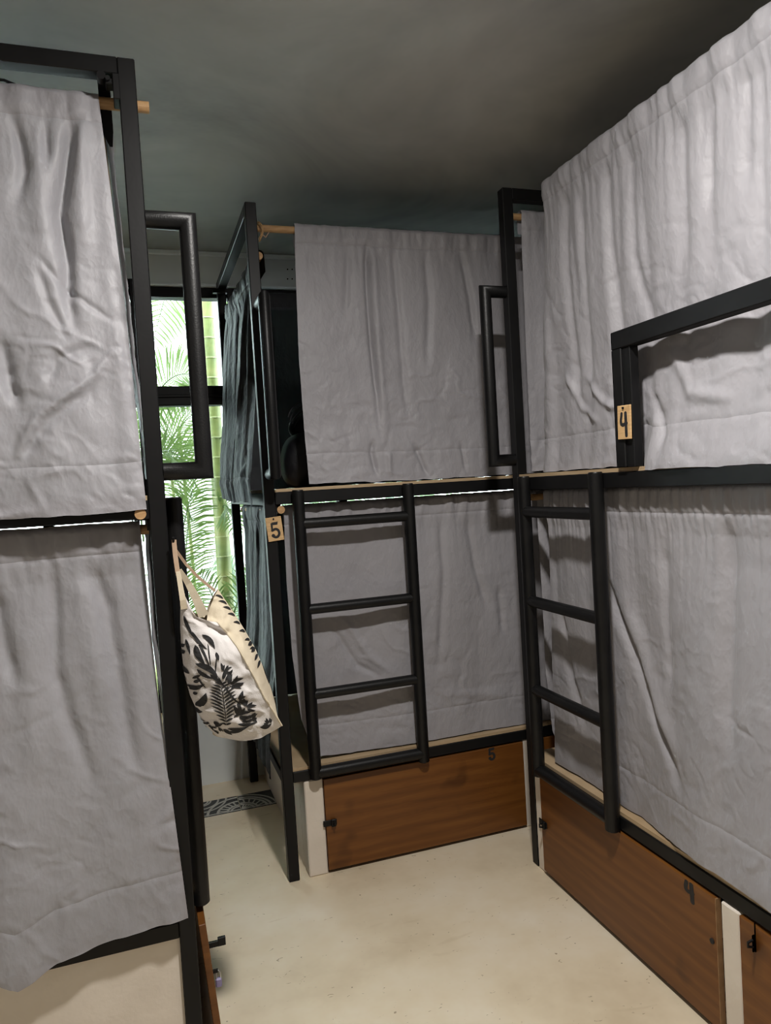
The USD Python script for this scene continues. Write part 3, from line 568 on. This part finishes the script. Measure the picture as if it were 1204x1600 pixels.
# bed 5, window side of the aisle, upper and lower, and the dark back curtains
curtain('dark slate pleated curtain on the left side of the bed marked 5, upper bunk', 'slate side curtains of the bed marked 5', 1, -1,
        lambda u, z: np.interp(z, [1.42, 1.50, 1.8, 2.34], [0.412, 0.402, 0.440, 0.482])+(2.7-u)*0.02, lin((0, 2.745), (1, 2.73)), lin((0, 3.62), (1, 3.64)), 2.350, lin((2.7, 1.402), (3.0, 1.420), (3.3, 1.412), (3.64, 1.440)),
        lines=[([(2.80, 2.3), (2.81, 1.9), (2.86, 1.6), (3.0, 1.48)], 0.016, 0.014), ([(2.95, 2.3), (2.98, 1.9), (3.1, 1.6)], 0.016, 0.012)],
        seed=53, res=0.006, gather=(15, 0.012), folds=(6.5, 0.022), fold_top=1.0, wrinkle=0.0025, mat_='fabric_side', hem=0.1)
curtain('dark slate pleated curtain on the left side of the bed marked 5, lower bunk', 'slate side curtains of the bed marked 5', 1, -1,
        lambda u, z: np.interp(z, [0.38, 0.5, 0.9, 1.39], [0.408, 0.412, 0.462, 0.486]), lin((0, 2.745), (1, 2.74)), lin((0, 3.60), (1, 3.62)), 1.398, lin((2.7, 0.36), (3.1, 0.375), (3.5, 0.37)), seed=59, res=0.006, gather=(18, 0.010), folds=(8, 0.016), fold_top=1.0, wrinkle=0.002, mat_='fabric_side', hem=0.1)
curtain('charcoal curtain across the window behind the upper bunk of the bed marked 5', None, 0, -1,
        lambda u, z: np.full_like(u, 3.645), lin((0, 0.505), (1, 0.505)), lin((0, 2.33), (1, 2.33)), 2.436, lin((0, 1.463), (3, 1.463)), seed=61, res=0.012, gather=(20, 0.003), folds=(4, 0.009), mat_='fabric_dark')
curtain('charcoal curtain across the window behind the lower bunk of the bed marked 5', None, 0, -1,
        lambda u, z: np.full_like(u, 3.645), lin((0, 0.505), (1, 0.505)), lin((0, 2.33), (1, 2.33)), 1.371, lin((0, 0.424), (3, 0.424)), seed=67, res=0.014, gather=(20, 0.003), folds=(4, 0.009), mat_='fabric_dark', rod=0.015)

# bed 4, aisle side, upper and lower
up_j = curtain('bright light grey curtain behind the guard rail, upper bunk marked 4', 'grey bunk curtains', 1, -1,
        lambda u, z: np.interp(z, [1.46, 1.56, 1.8, 2.44], [1.358, 1.372, 1.384, 1.374])-np.clip((1.72-u)/0.06, 0, 1)*np.interp(z, [1.445, 1.475, 1.6, 1.8], [0.040, 0.038, 0.014, 0.0])-0.012*np.exp(-((u-2.2)/0.05)**2)*np.clip((2.3-z)/0.5, 0, 1), lin((0, 2.186), (0.25, 2.205), (0.6, 2.245), (0.85, 2.245), (1, 2.225)), lin((0, 0.50), (1, 0.50)), 2.442, lin((0.5, 1.446), (1.3, 1.447), (1.66, 1.450), (1.72, 1.464), (2.2, 1.464)),
        lines=[([(1.974, 2.383), (1.986, 2.131), (1.989, 1.812), (1.968, 1.648)], 0.016, -0.013), ([(1.844, 2.40), (1.847, 2.125), (1.832, 1.858), (1.775, 1.699)], 0.018, -0.016), ([(1.742, 2.40), (1.749, 2.056), (1.693, 1.864), (1.659, 1.786)], 0.018, -0.014),
               ([(1.531, 2.342), (1.539, 2.104), (1.542, 1.959)], 0.02, -0.014), ([(1.429, 2.352), (1.443, 2.222), (1.459, 2.074)], 0.014, -0.010), ([(2.065, 2.381), (2.082, 2.12), (2.052, 1.699), (1.958, 1.58)], 0.018, -0.014), ([(1.327, 2.355), (1.342, 2.075)], 0.02, -0.012),
               ([(2.11, 1.78), (2.03, 1.66), (1.92, 1.60)], 0.012, 0.010), ([(2.0, 1.75), (1.9, 1.66), (1.79, 1.62)], 0.012, 0.010), ([(1.68, 1.66), (1.63, 1.58), (1.60, 1.50)], 0.015, -0.014), ([(1.60, 1.78), (1.52, 1.64), (1.36, 1.60)], 0.018, 0.010)],
        seed=71, res=0.005, gather=(30, 0.008), folds=(6.0, 0.0115), wrinkle=0.0034, fold_top=0.75)
fr_ = CLOTH['front'].reshape(-1, 3); q_ = fr_[np.argmin((fr_[:, 1]-1.243)**2+(fr_[:, 2]-2.107)**2)]
tear = trimesh.creation.icosphere(2); tear.apply_scale([0.0012, 0.0016, 0.010]); tear.apply_translation(q_-[0.0005, 0, 0])
obj('tear', tear, 'ink', up_j, smooth=True, label='small dark tear in the cloth')
curtain('light grey curtain on the lower bunk marked 4, hem draped over the rail', 'grey bunk curtains', 1, -1,
        lambda u, z: np.interp(z, [0.44, 0.6, 0.9, 1.40], [1.352, 1.360, 1.366, 1.366])-np.clip((1.78-u)/0.28, 0, 1)*np.interp(z, [0.44, 0.75, 1.2], [0.056, 0.036, 0.0]), lin((0, 2.262), (0.6, 2.268), (1, 2.262)), lin((0, 0.50), (1, 0.50)), 1.400,
        lin((0.5, 0.436), (1.267, 0.436), (1.449, 0.440), (1.562, 0.436), (1.66, 0.426), (1.85, 0.424), (2.28, 0.430)),
        lines=[([(1.93, 1.12), (1.876, 1.016), (1.807, 0.912), (1.72, 0.746), (1.646, 0.659), (1.577, 0.56)], 0.018, -0.020), ([(1.83, 1.05), (1.76, 0.90), (1.68, 0.76), (1.60, 0.65)], 0.028, 0.014), ([(1.662, 1.25), (1.65, 0.979), (1.636, 0.805)], 0.016, -0.011),
               ([(1.423, 1.33), (1.425, 1.084), (1.427, 0.861), (1.395, 0.712)], 0.022, -0.015), ([(2.211, 0.989), (2.162, 0.775), (2.093, 0.60)], 0.018, -0.014), ([(2.24, 1.36), (2.23, 1.0)], 0.02, -0.010)],
        seed=79, res=0.005, gather=(52, 0.0075), folds=(4.2, 0.012), wrinkle=0.0032, fold_top=0.6)
# bed 4, far end
curtain('narrow grey curtain on the far end of the bed marked 4, upper bunk', 'grey bunk curtains', 0, -1,
        lambda u, z: np.full_like(u, 2.42), lin((0, 1.398), (0.5, 1.392), (1, 1.390)), lin((0, 2.33), (1, 2.33)), 2.430, lin((1, 1.470), (3, 1.470)), seed=83, res=0.008, gather=(30, 0.006), folds=(8, 0.010))
curtain('narrow grey curtain on the far end of the bed marked 4, lower bunk', 'grey bunk curtains', 0, -1,
        lambda u, z: np.full_like(u, 2.375), lin((0, 1.372), (0.7, 1.375), (0.93, 1.392), (1, 1.42)), lin((0, 2.33), (1, 2.33)), 1.388, lin((1, 0.43), (3, 0.43)), seed=89, res=0.008, gather=(30, 0.006), folds=(8, 0.008))

# ------------------------------------------------------------------ number plaques
def plaque(ch, label, P, ex, out, w, h, tilt):
    t = thing('number_plaque', label, 'number plaque', 'wooden number plaques')
    ca, sa = math.cos(tilt), math.sin(tilt); ux, uy = ex*ca+Z*sa, -ex*sa+Z*ca
    obj('board', frame_to(box(-w/2, w/2, -h/2, h/2, 0, 0.006, 0.001), P, ux, uy, out), 'plaque', t)
    s = h*0.68; nm = extrude(numeral(ch), 0.0006); nm.apply_scale([s, s, 1]); nm.apply_translation([0, -h*0.06, 0])
    obj('numeral', frame_to(nm, P+out*0.006, ux, uy, out), 'ink', t, label='black numeral '+ch)
    obj('nail', polytube([P+uy*h*0.42+out*0.001, P+uy*h*0.42+out*0.010], 0.003, 10), 'steel', t)
plaque('5', 'small wooden plaque with black numeral 5 on the post beside the tote bag', np.array([0.4555, Y5-0.0005, 1.315]), X, -Y, 0.058, 0.088, math.radians(5))
plaque('4', 'small wooden plaque with black numeral 4 on the guard rail at right', np.array([1.2895, 1.7135, 1.585]), -Y, -X, 0.056, 0.094, math.radians(-2))

# ------------------------------------------------------------------ dark backpack on the upper bunk of bed 5
bk = thing('rounded_bag', 'black rounded bag on the upper bunk marked 5, seen left of its front curtain', 'bag')
sph = trimesh.creation.icosphere(4)
v = sph.vertices.copy(); v = np.sign(v)*np.abs(v)**0.62
v = v*[0.125, 0.11, 0.118]; v[:, 0] *= 1-0.15*np.clip(v[:, 2]/0.118, 0, 1); v += (meshkit.fbm(v*14, 3, 4)[:, None]-0.5)*0.012
v[:, 2] = np.maximum(v[:, 2], -0.112)
obj('body', trimesh.Trimesh(v+[0.69, 3.02, ZT+0.0135+0.112], sph.faces), 'bag_dark', bk, smooth=True)
v = sph.vertices.copy()*[0.115, 0.085, 0.075]
obj('top_roll', trimesh.Trimesh(v+[0.725, 3.05, ZT+0.265], sph.faces), 'bag_dark', bk, smooth=True)
for k in range(4):
    th = np.linspace(0.2, math.pi-0.2, 18); r = 0.083+0.004*k
    pts = [(0.715-0.010*k+r*1.25*math.cos(a)*(0.95-0.05*k), 2.965-0.006*k, ZT+0.25+0.012*k+(r*0.92)*math.sin(a)*0.95) for a in th]
    obj('strap', polytube(pts, 0.003, 8), 'bag_dark', bk, smooth=40)

# ------------------------------------------------------------------ tote bag hung on the left bed
def bp(px, py):     # tracing units -> metres in the bag's plane (x, z)
    return (-0.2572+0.00152946*px-0.000107887*py, 2.713056-0.000226173*px-0.00153882*py)
Lp = np.array([(286, 925), (283, 955), (283, 985), (285, 1020), (289, 1055), (298, 1090), (310, 1118), (322, 1138), (333, 1149)], float)
Rp = np.array([(341, 920), (352, 937), (366, 957), (384, 985), (401, 1015), (416, 1050), (427, 1080), (434, 1106), (437, 1128)], float)
Sp = np.array([(322, 955), (337, 968), (352, 985), (366, 1003), (380, 1028), (393, 1052), (406, 1078), (420, 1100), (434, 1124)], float)
par = np.linspace(0, 1, 9)
def poly_at(A, v): return np.stack([np.interp(v, par, A[:, k]) for k in (0, 1)], -1)
YB = 1.800
def bag_px(v, w):
    """v: 0 rim .. 1 base, w: -1 left edge, 0 seam, 1 right edge -> tracing units"""
    l, s, r = poly_at(Lp, v), poly_at(Sp, v), poly_at(Rp, v)
    w_ = w[..., None]
    p = np.where(w_ < 0, s+(s-l)*w_, s+(r-s)*w_)
    sag = np.clip((v-0.86)/0.14, 0, 1)**2
    p[..., 1] += sag*np.where(w < 0, 14*np.sin(math.pi*np.clip(-w, 0, 1)**0.8)+0, 0)
    notch = np.clip(1-v/0.14, 0, 1)
    p[..., 1] += notch*26*np.exp(-((w+0.35)/0.42)**2)
    return p
def bag_front(v, w):
    p = bag_px(v, w); x, z = bp(p[..., 0], p[..., 1])
    T = 0.018+0.072*np.sin(np.clip(v*0.62+0.08, 0, 1)*math.pi)*np.clip(v*2.0+0.15, 0, 1)
    prof = np.where(w < 0, np.sqrt(np.clip(1-(-w)**2.2, 0, 1)), np.clip(1-w, 0, 1)**0.85)
    y = YB+0.03-T*prof
    P3 = np.stack([x*26, z*22, v*3], -1)
    y = y-0.008*(1-np.abs(meshkit.fbm(P3, 3, 8)*2-1)*2)*np.clip(prof*2, 0, 1)
    # slack folds below the rim
    y = y+0.010*np.exp(-((v-0.26-0.16*w)/0.05)**2)*np.exp(-((w+0.1)/0.5)**2)-0.008*np.exp(-((v-0.18-0.16*w)/0.05)**2)*np.exp(-((w+0.1)/0.5)**2)
    y = y-0.0035*np.exp(-(w/0.05)**2)
    return np.stack([x, y, z], -1)
def bag_back(v, w):
    f = bag_front(v, w); T = 0.02+0.055*np.sin(np.clip(v, 0, 1)*math.pi)
    y = YB+0.03+T*np.sqrt(np.clip(1-np.abs(w)**2, 0, 1))
    return np.stack([f[..., 0], y, f[..., 2]], -1)
bag = thing('tote_bag', 'cream canvas tote bag with black tropical leaf print hanging from the left bed post', 'tote bag')
def bag_sheet(nm, fn, w0, w1, m, nw=50, nv=90, flip=False, v0=0.0, v1=1.0, label=None):
    v, w = np.meshgrid(np.linspace(v0, v1, nv), np.linspace(w0, w1, nw), indexing='ij')
    P = fn(v, w); f = grid_faces(nv, nw)
    return obj(nm, trimesh.Trimesh(P.reshape(-1, 3), f[:, ::-1] if flip else f, process=False), m, bag, smooth=True, label=label)
bag_sheet('front_panel', bag_front, -1, 0, 'canvas_white')
bag_sheet('side_panel', bag_front, 0, 1, 'canvas', label='plain cream side panel')
bag_sheet('back_panel', bag_back, -1, 1, 'canvas', nw=40, nv=50)
# base closing front and back
w = np.linspace(-1, 1, 60); one = np.ones_like(w); A, B = bag_front(one, w), bag_back(one, w)
G = np.stack([A*(1-q)+B*q-np.array([0, 0, 0.006*math.sin(math.pi*q)]) for q in np.linspace(0, 1, 8)], 1)
obj('base', trimesh.Trimesh(G.reshape(-1, 3), grid_faces(60, 8), process=False), 'canvas', bag, smooth=True)
v = np.linspace(0, 1, 80)
sp = bag_front(v, np.zeros_like(v)); obj('seam', polytube(sp[2:]-[0, 0.001, 0], 0.0022, 8), 'canvas', bag, smooth=40)
# inverse map from tracing units to (v, w)
gv, gw = np.meshgrid(np.linspace(0, 1, 120), np.linspace(-1, 1, 160), indexing='ij')
gp = bag_px(gv, gw).reshape(-1, 2)
from scipy.spatial import cKDTree
from scipy.interpolate import LinearNDInterpolator
inv = LinearNDInterpolator(gp, np.stack([gv.ravel(), gw.ravel()], -1)); tree_ = cKDTree(gp)
def on_bag(pts, lift=0.0016):
    pts = np.asarray(pts, float); q = inv(pts); bad = np.isnan(q[:, 0])
    if bad.any(): q[bad] = np.stack([gv.ravel(), gw.ravel()], -1)[tree_.query(pts[bad])[1]]
    P = bag_front(q[:, 0], q[:, 1]); e = 0.01
    du = bag_front(np.clip(q[:, 0]+e, 0, 1), q[:, 1])-bag_front(np.clip(q[:, 0]-e, 0, 1), q[:, 1])
    dw = bag_front(q[:, 0], np.clip(q[:, 1]+e, -1, 1))-bag_front(q[:, 0], np.clip(q[:, 1]-e, -1, 1))
    n = np.cross(du, dw); n /= np.linalg.norm(n, axis=1, keepdims=True)+1e-12; n *= np.where(n[:, 1:2] > 0, -1, 1)
    return P+n*lift
leafV, leafF, nleaf = [], [], 0
def leaf(a, b, wid, bend=0.0, n=8):
    global nleaf
    a, b = np.array(a, float), np.array(b, float); d = b-a; L = np.hypot(*d); nrm = np.array([-d[1], d[0]])/L
    t = np.linspace(0, 1, n); c = a+d*t[:, None]+nrm*(bend*L*np.sin(math.pi*t))[:, None]
    h = 1.2*wid*np.sin(math.pi*t**0.8)**0.8
    pts = np.concatenate([c+nrm*h[:, None], c, c-nrm*h[:, None]]); P = on_bag(pts); leafV.append(P)
    for i in range(n-1):
        for r in (0, 1):
            q = [r*n+i, r*n+i+1, (r+1)*n+i+1, (r+1)*n+i]; leafF.append([nleaf+q[0], nleaf+q[1], nleaf+q[2]]); leafF.append([nleaf+q[0], nleaf+q[2], nleaf+q[3]])
    nleaf += 3*n
def fern(a, b, half, k, wid=1.0):
    a, b = np.array(a, float), np.array(b, float); d = (b-a)/np.hypot(*(b-a)); nrm = np.array([-d[1], d[0]])
    leaf(a, b, 0.6, n=10)
    for i in range(k):
        t = (i+0.5)/k; c = a+(b-a)*t; h = half*math.sin(math.pi*min(1, 0.12+0.80*t))
        for s in (-1, 1): leaf(c, c+nrm*s*h-d*h*0.55, wid, 0.06*s, 6)
fern((341, 1058), (351, 1128), 21, 13, 1.25)
def spray(c, n, r, a0, a1, wid, bend=0.08):
    for i in range(n):
        a = math.radians(a0+(a1-a0)*i/max(1, n-1)); rr = r*(0.75+0.25*math.sin(i*2.3+1)**2)
        leaf((c[0]+3*math.cos(a), c[1]+3*math.sin(a)), (c[0]+rr*math.cos(a), c[1]+rr*math.sin(a)), wid, bend*(-1)**i, 7)
# big bird-of-paradise stems and blades down the left of the panel
leaf((288, 962), (304, 996), 2.2, 0.05); leaf((291, 998), (297, 1020), 2.0); leaf((297, 985), (326, 1040), 1.6, -0.05)
leaf((300, 985), (322, 1010), 2.2, 0.08); leaf((314, 988), (333, 1008), 3.2, -0.1); leaf((304, 1004), (318, 1032), 4.0, 0.1)
leaf((304, 1032), (337, 1050), 4.0, -0.12); leaf((306, 1040), (330, 1052), 2.6, 0.1); leaf((334, 1012), (337, 1024), 2.0)
leaf((334, 1018), (333, 1045), 0.8); leaf((322, 1000), (326, 1036), 0.8); leaf((325, 1046), (342, 1058), 2.6); leaf((337, 1048), (350, 1066), 1.4, 0.1)
leaf((346, 1062), (372, 1092), 1.4, 0.06)
spray((343, 1042), 5, 17, -100, -10, 1.5); spray((352, 1062), 6, 26, -95, 10, 2.3); spray((364, 1084), 5, 20, -60, 60, 2.2)
leaf((343, 1052), (350, 1030), 2.3); leaf((347, 1054), (358, 1036), 2.2); leaf((354, 1068), (376, 1056), 2.2, -0.1)
# left margin leaves
leaf((283, 1012), (290, 1006), 2.0); leaf((283, 1022), (290, 1016), 2.5); leaf((284, 1044), (296, 1050), 3.4); leaf((286, 1060), (292, 1066), 2.4)
leaf((292, 1072), (318, 1062), 3.0, 0.12); leaf((300, 1056), (312, 1048), 1.8); leaf((302, 1062), (312, 1056), 2.0); leaf((304, 1050), (320, 1070), 1.2); leaf((296, 1076), (308, 1072), 1.4)
leaf((306, 1102), (320, 1076), 4.6, 0.1); leaf((310, 1098), (322, 1088), 2.6, -0.1); leaf((302, 1082), (308, 1078), 2.0)
leaf((304, 1108), (314, 1112), 3.0); leaf((306, 1116), (316, 1108), 1.6); leaf((303, 1122), (322, 1126), 1.3, 0.1)
# lower right fans
spray((366, 1110), 6, 22, -110, 30, 2.2); spray((377, 1096), 5, 18, -100, 10, 1.9); spray((384, 1112), 4, 14, -50, 30, 2.0)
leaf((360, 1112), (370, 1092), 2.2, 0.2); leaf((352, 1132), (384, 1124), 2.2, 0.1); leaf((354, 1138), (376, 1130), 2.2, 0.06); leaf((366, 1122), (396, 1118), 2.0, 0.08); leaf((374, 1110), (396, 1104), 2.2, 0.1); leaf((372, 1118), (394, 1110), 1.8, 0.1)
leaf((332, 1122), (342, 1128), 2.6); leaf((334, 1130), (346, 1122), 1.8); leaf((346, 1134), (360, 1142), 2.4)
for i in range(16): leaf((310+i*1.9+RNG.normal(0, 1), 1126+abs(i-9)*0.2+RNG.uniform(0, 12)), (316+i*1.9+RNG.normal(0, 2), 1128+RNG.uniform(0, 16)), 1.1)
spray((415, 1122), 6, 13, 170, 290, 1.6); leaf((400, 1126), (418, 1120), 2.4, 0.15)
# print wrapping on to the far side along the right edge
for i in range(8):
    c = poly_at(Rp, np.array([0.10+0.055*i]))[0]; leaf((c[0]-1, c[1]+2), (c[0]-16+i*0.6, c[1]-4+i*0.4), 1.3, 0.12, 6)
for i in range(4):
    c = poly_at(Rp, np.array([0.46+0.035*i]))[0]; leaf((c[0]-1, c[1]), (c[0]-11, c[1]-1+2*i), 2.4, 0.1, 6)
for i in range(3):
    c = poly_at(Rp, np.array([0.63+0.03*i]))[0]; leaf((c[0]-0.5, c[1]+4), (c[0]-5, c[1]-10), 1.3, 0.1, 6)
obj('leaf_print', trimesh.Trimesh(np.vstack(leafV), np.array(leafF), process=False), 'ink', bag, label='black tropical leaves printed on the canvas', kind='stuff')
def strap(pts, w, m, y=None, th=0.0022):
    P = np.array([(*bp(a, b), c) for a, b, c in pts]); P = P[:, [0, 2, 1]]
    n = len(P); t = np.gradient(P, axis=0); t /= np.linalg.norm(t, axis=1, keepdims=True); s = np.cross(t, [0, 1.0, 0]); s /= np.linalg.norm(s, axis=1, keepdims=True)
    nn = np.cross(s, t); w_ = np.broadcast_to(w, (n,))[:, None]/2
    ring = np.stack([P+s*w_+nn*th/2, P-s*w_+nn*th/2, P-s*w_-nn*th/2, P+s*w_-nn*th/2], 1)
    V = ring.reshape(-1, 3); F = []
    for i in range(n-1):
        for j in range(4):
            a, b, c, d = i*4+j, i*4+(j+1) % 4, (i+1)*4+(j+1) % 4, (i+1)*4+j; F += [(a, b, c), (a, c, d)]
    F += [(0, 2, 1), (0, 3, 2), (n*4-4, n*4-3, n*4-2), (n*4-4, n*4-2, n*4-1)]
    mm = trimesh.Trimesh(V, F, process=False); mm.fix_normals(); return mm
h1 = cat_([strap([(273, 846, 1.826), (275, 870, 1.82), (279, 900, 1.81)], 0.011, 'strap'), strap([(276, 862, 1.828), (292, 884, 1.84), (310, 903, 1.84), (337, 924, 1.832)], 0.007, 'strap')])
obj('handle', h1, 'strap', bag, label='tan upper strap looped over the bed post')
h2 = cat_([strap([(279, 894, 1.809), (283, 920, 1.806), (286, 938, 1.803), (288, 952, 1.806)], [0.011, 0.012, 0.014, 0.016], 'canvas'), strap([(282, 893, 1.832), (296, 915, 1.845), (308, 938, 1.848), (320, 966, 1.846)], [0.010, 0.016, 0.020, 0.026], 'canvas')])
obj('handle', h2, 'canvas', bag, label='cream lower strap')
obj('hook', polytube([(*bp(272, 844)[:1], 1.846, bp(272, 850)[1]), (bp(272, 844)[0], 1.828, bp(272, 850)[1]-0.002), (bp(272, 844)[0], 1.818, bp(272, 846)[1]+0.006)], 0.003, 8), 'steel', bed6, smooth=40)

# black cable loop on the left bed top
cb = obj('cable', polytube([(-0.42, 2.02, 2.452), (-0.33, 2.0, 2.480), (-0.28, 2.0, 2.492), (-0.245, 2.0, 2.492), (-0.21, 2.0, 2.480), (-0.18, 1.98, 2.464), (-0.15, 1.96, 2.452)], 0.0035, 8), 'steel', smooth=40)
tag(cb, 'thin black cable arching above the curtain at the top left', 'cable')

# ------------------------------------------------------------------ garden outside the window
struct('ground', box(-6, 8, YW+0.18, 9, -0.3, -0.12), 'soil')
struct('wall_garden', box(-6, 8, 5.6, 5.8, -0.12, 3.7), 'garden_wall')
def palm(label, canes, fronds, leafm, canem, group=None):
    t = thing('areca_palm', label, 'palm', 'palms outside the window')
    for (p0, p1, r0, r1) in canes:
        p0, p1 = np.array(p0, float), np.array(p1, float); L = np.linalg.norm(p1-p0); nr = int(L/0.12)
        pts, rr = [], []
        for i in range(nr+1):
            for e in (-0.008, 0, 0.008):
                s = min(max(i/nr+e/L, 0), 1); b = 0.05*math.sin(math.pi*s)
                pts.append(p0+(p1-p0)*s+np.array([b*0.2, 0, 0])+np.array([0, 0, 1e-5*len(pts)])); rr.append((r0+(r1-r0)*s)*(1.08 if e == 0 else 1.0))
        cn = obj('cane', polytube(pts, rr, 16), canem, t, smooth=40)
        rings = []
        for i in range(1, nr):
            s = i/nr; c = p0+(p1-p0)*s+np.array([0.01*math.sin(math.pi*s), 0, 0]); r = (r0+(r1-r0)*s)*1.085
            rings.append(polytube([c-[0, 0, 0.003], c+[0, 0, 0.003]], r, 16, caps=False))
        obj('ring', cat_(rings), 'cane_ring', cn)
    for (b, tip, droop, width, k) in fronds:
        b, tip = np.array(b, float), np.array(tip, float); d = tip-b; L = np.linalg.norm(d)
        s = np.linspace(0, 1, 16); ax = b+d*s[:, None]+np.array([0, 0, 1.0])*(droop*np.sin(math.pi*s*0.9))[:, None]
        parts = [polytube(ax, np.linspace(0.006, 0.0015, 16), 6)]
        tang = np.gradient(ax, axis=0); tang /= np.linalg.norm(tang, axis=1, keepdims=True)
        V, F = [], []
        for i in range(k):
            q = 0.12+0.86*i/(k-1); c = np.array([np.interp(q, s, ax[:, j]) for j in range(3)]); t_ = np.array([np.interp(q, s, tang[:, j]) for j in range(3)]); t_ /= np.linalg.norm(t_)
            side = np.cross(t_, [0.15, -0.9, 0.35]); side /= np.linalg.norm(side)+1e-9
            ll = width*math.sin(math.pi*(0.18+0.74*q))
            for sg in (-1, 1):
                dr = side*sg*0.85+t_*0.55+np.array([RNG.normal(0, .07), RNG.normal(0, .12), RNG.normal(0, .07)]); dr /= np.linalg.norm(dr)
                e1 = c+dr*ll*0.55; e2 = c+dr*ll-np.array([0, 0, 0.16*ll]); wv = np.cross(dr, [0, 1, 0.2]); wv /= np.linalg.norm(wv); h = 0.0055
                n0 = len(V); V += [c-wv*h*0.4, c+wv*h*0.4, e1+wv*h, e1-wv*h, e2]
                F += [(n0, n0+1, n0+2), (n0, n0+2, n0+3), (n0+3, n0+2, n0+4)]
        parts.append(trimesh.Trimesh(V, F, process=False))
        obj('frond', cat_(parts), leafm, t)
    return t
palm('areca palm with a thick ringed green cane standing before the window', [((0.44, 4.5, -0.12), (0.45, 4.55, 3.0), 0.047, 0.040)],
     [((0.45, 4.5, 1.36), (0.53, 4.42, 1.20), 0.10, 0.16, 16), ((0.45, 4.5, 0.62), (0.62, 4.40, 0.98), 0.05, 0.18, 16), ((0.45, 4.5, 0.55), (0.30, 4.40, 0.98), 0.06, 0.16, 16), ((0.46, 4.5, 1.78), (0.85, 4.45, 1.72), 0.10, 0.22, 20),
      ((0.47, 4.55, 2.95), (0.75, 4.5, 2.45), 0.18, 0.3, 24), ((0.44, 4.55, 2.95), (0.14, 4.6, 2.35), 0.16, 0.32, 26)], 'leaf', 'cane')
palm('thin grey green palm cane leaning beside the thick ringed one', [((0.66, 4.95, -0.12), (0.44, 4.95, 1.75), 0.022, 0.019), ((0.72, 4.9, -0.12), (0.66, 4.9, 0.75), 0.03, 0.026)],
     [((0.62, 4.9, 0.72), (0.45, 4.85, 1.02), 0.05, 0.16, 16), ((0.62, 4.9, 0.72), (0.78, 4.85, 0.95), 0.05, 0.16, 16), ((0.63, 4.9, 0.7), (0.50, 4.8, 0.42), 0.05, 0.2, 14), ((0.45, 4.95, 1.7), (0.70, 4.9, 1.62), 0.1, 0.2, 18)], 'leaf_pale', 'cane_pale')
palm('bushy areca palm with dense arching fronds at the left of the view outside', [((0.23, 4.7, -0.12), (0.19, 4.7, 1.6), 0.012, 0.010), ((0.30, 4.8, -0.12), (0.26, 4.8, 1.9), 0.012, 0.010), ((0.02, 4.8, -0.12), (0.05, 4.8, 2.0), 0.02, 0.015)],
     [((0.17, 4.6, 0.55), (0.30, 4.55, 1.46), 0.10, 0.26, 34), ((0.12, 4.5, 0.9), (0.34, 4.5, 1.62), 0.02, 0.24, 30), ((0.05, 4.7, 1.5), (0.38, 4.6, 1.95), 0.10, 0.28, 32), ((0.35, 4.8, 1.5), (0.04, 4.7, 1.96), 0.10, 0.28, 32), ((0.02, 4.6, 1.6), (0.30, 4.55, 1.55), 0.16, 0.22, 26),
      ((0.30, 4.8, 1.3), (0.12, 4.7, 1.80), 0.05, 0.26, 28), ((0.02, 4.7, 1.9), (0.40, 4.6, 2.12), 0.16, 0.30, 34), ((0.0, 4.6, 1.2), (-0.04, 4.5, 2.1), 0.05, 0.24, 34), ((0.2, 4.6, 0.5), (0.12, 4.5, 1.2), 0.05, 0.22, 26), ((0.28, 4.7, 0.6), (0.16, 4.6, 0.30), 0.10, 0.2, 22), ((0.05, 4.7, 1.9), (-0.3, 4.6, 2.2), 0.16, 0.3, 30)], 'leaf', 'cane')
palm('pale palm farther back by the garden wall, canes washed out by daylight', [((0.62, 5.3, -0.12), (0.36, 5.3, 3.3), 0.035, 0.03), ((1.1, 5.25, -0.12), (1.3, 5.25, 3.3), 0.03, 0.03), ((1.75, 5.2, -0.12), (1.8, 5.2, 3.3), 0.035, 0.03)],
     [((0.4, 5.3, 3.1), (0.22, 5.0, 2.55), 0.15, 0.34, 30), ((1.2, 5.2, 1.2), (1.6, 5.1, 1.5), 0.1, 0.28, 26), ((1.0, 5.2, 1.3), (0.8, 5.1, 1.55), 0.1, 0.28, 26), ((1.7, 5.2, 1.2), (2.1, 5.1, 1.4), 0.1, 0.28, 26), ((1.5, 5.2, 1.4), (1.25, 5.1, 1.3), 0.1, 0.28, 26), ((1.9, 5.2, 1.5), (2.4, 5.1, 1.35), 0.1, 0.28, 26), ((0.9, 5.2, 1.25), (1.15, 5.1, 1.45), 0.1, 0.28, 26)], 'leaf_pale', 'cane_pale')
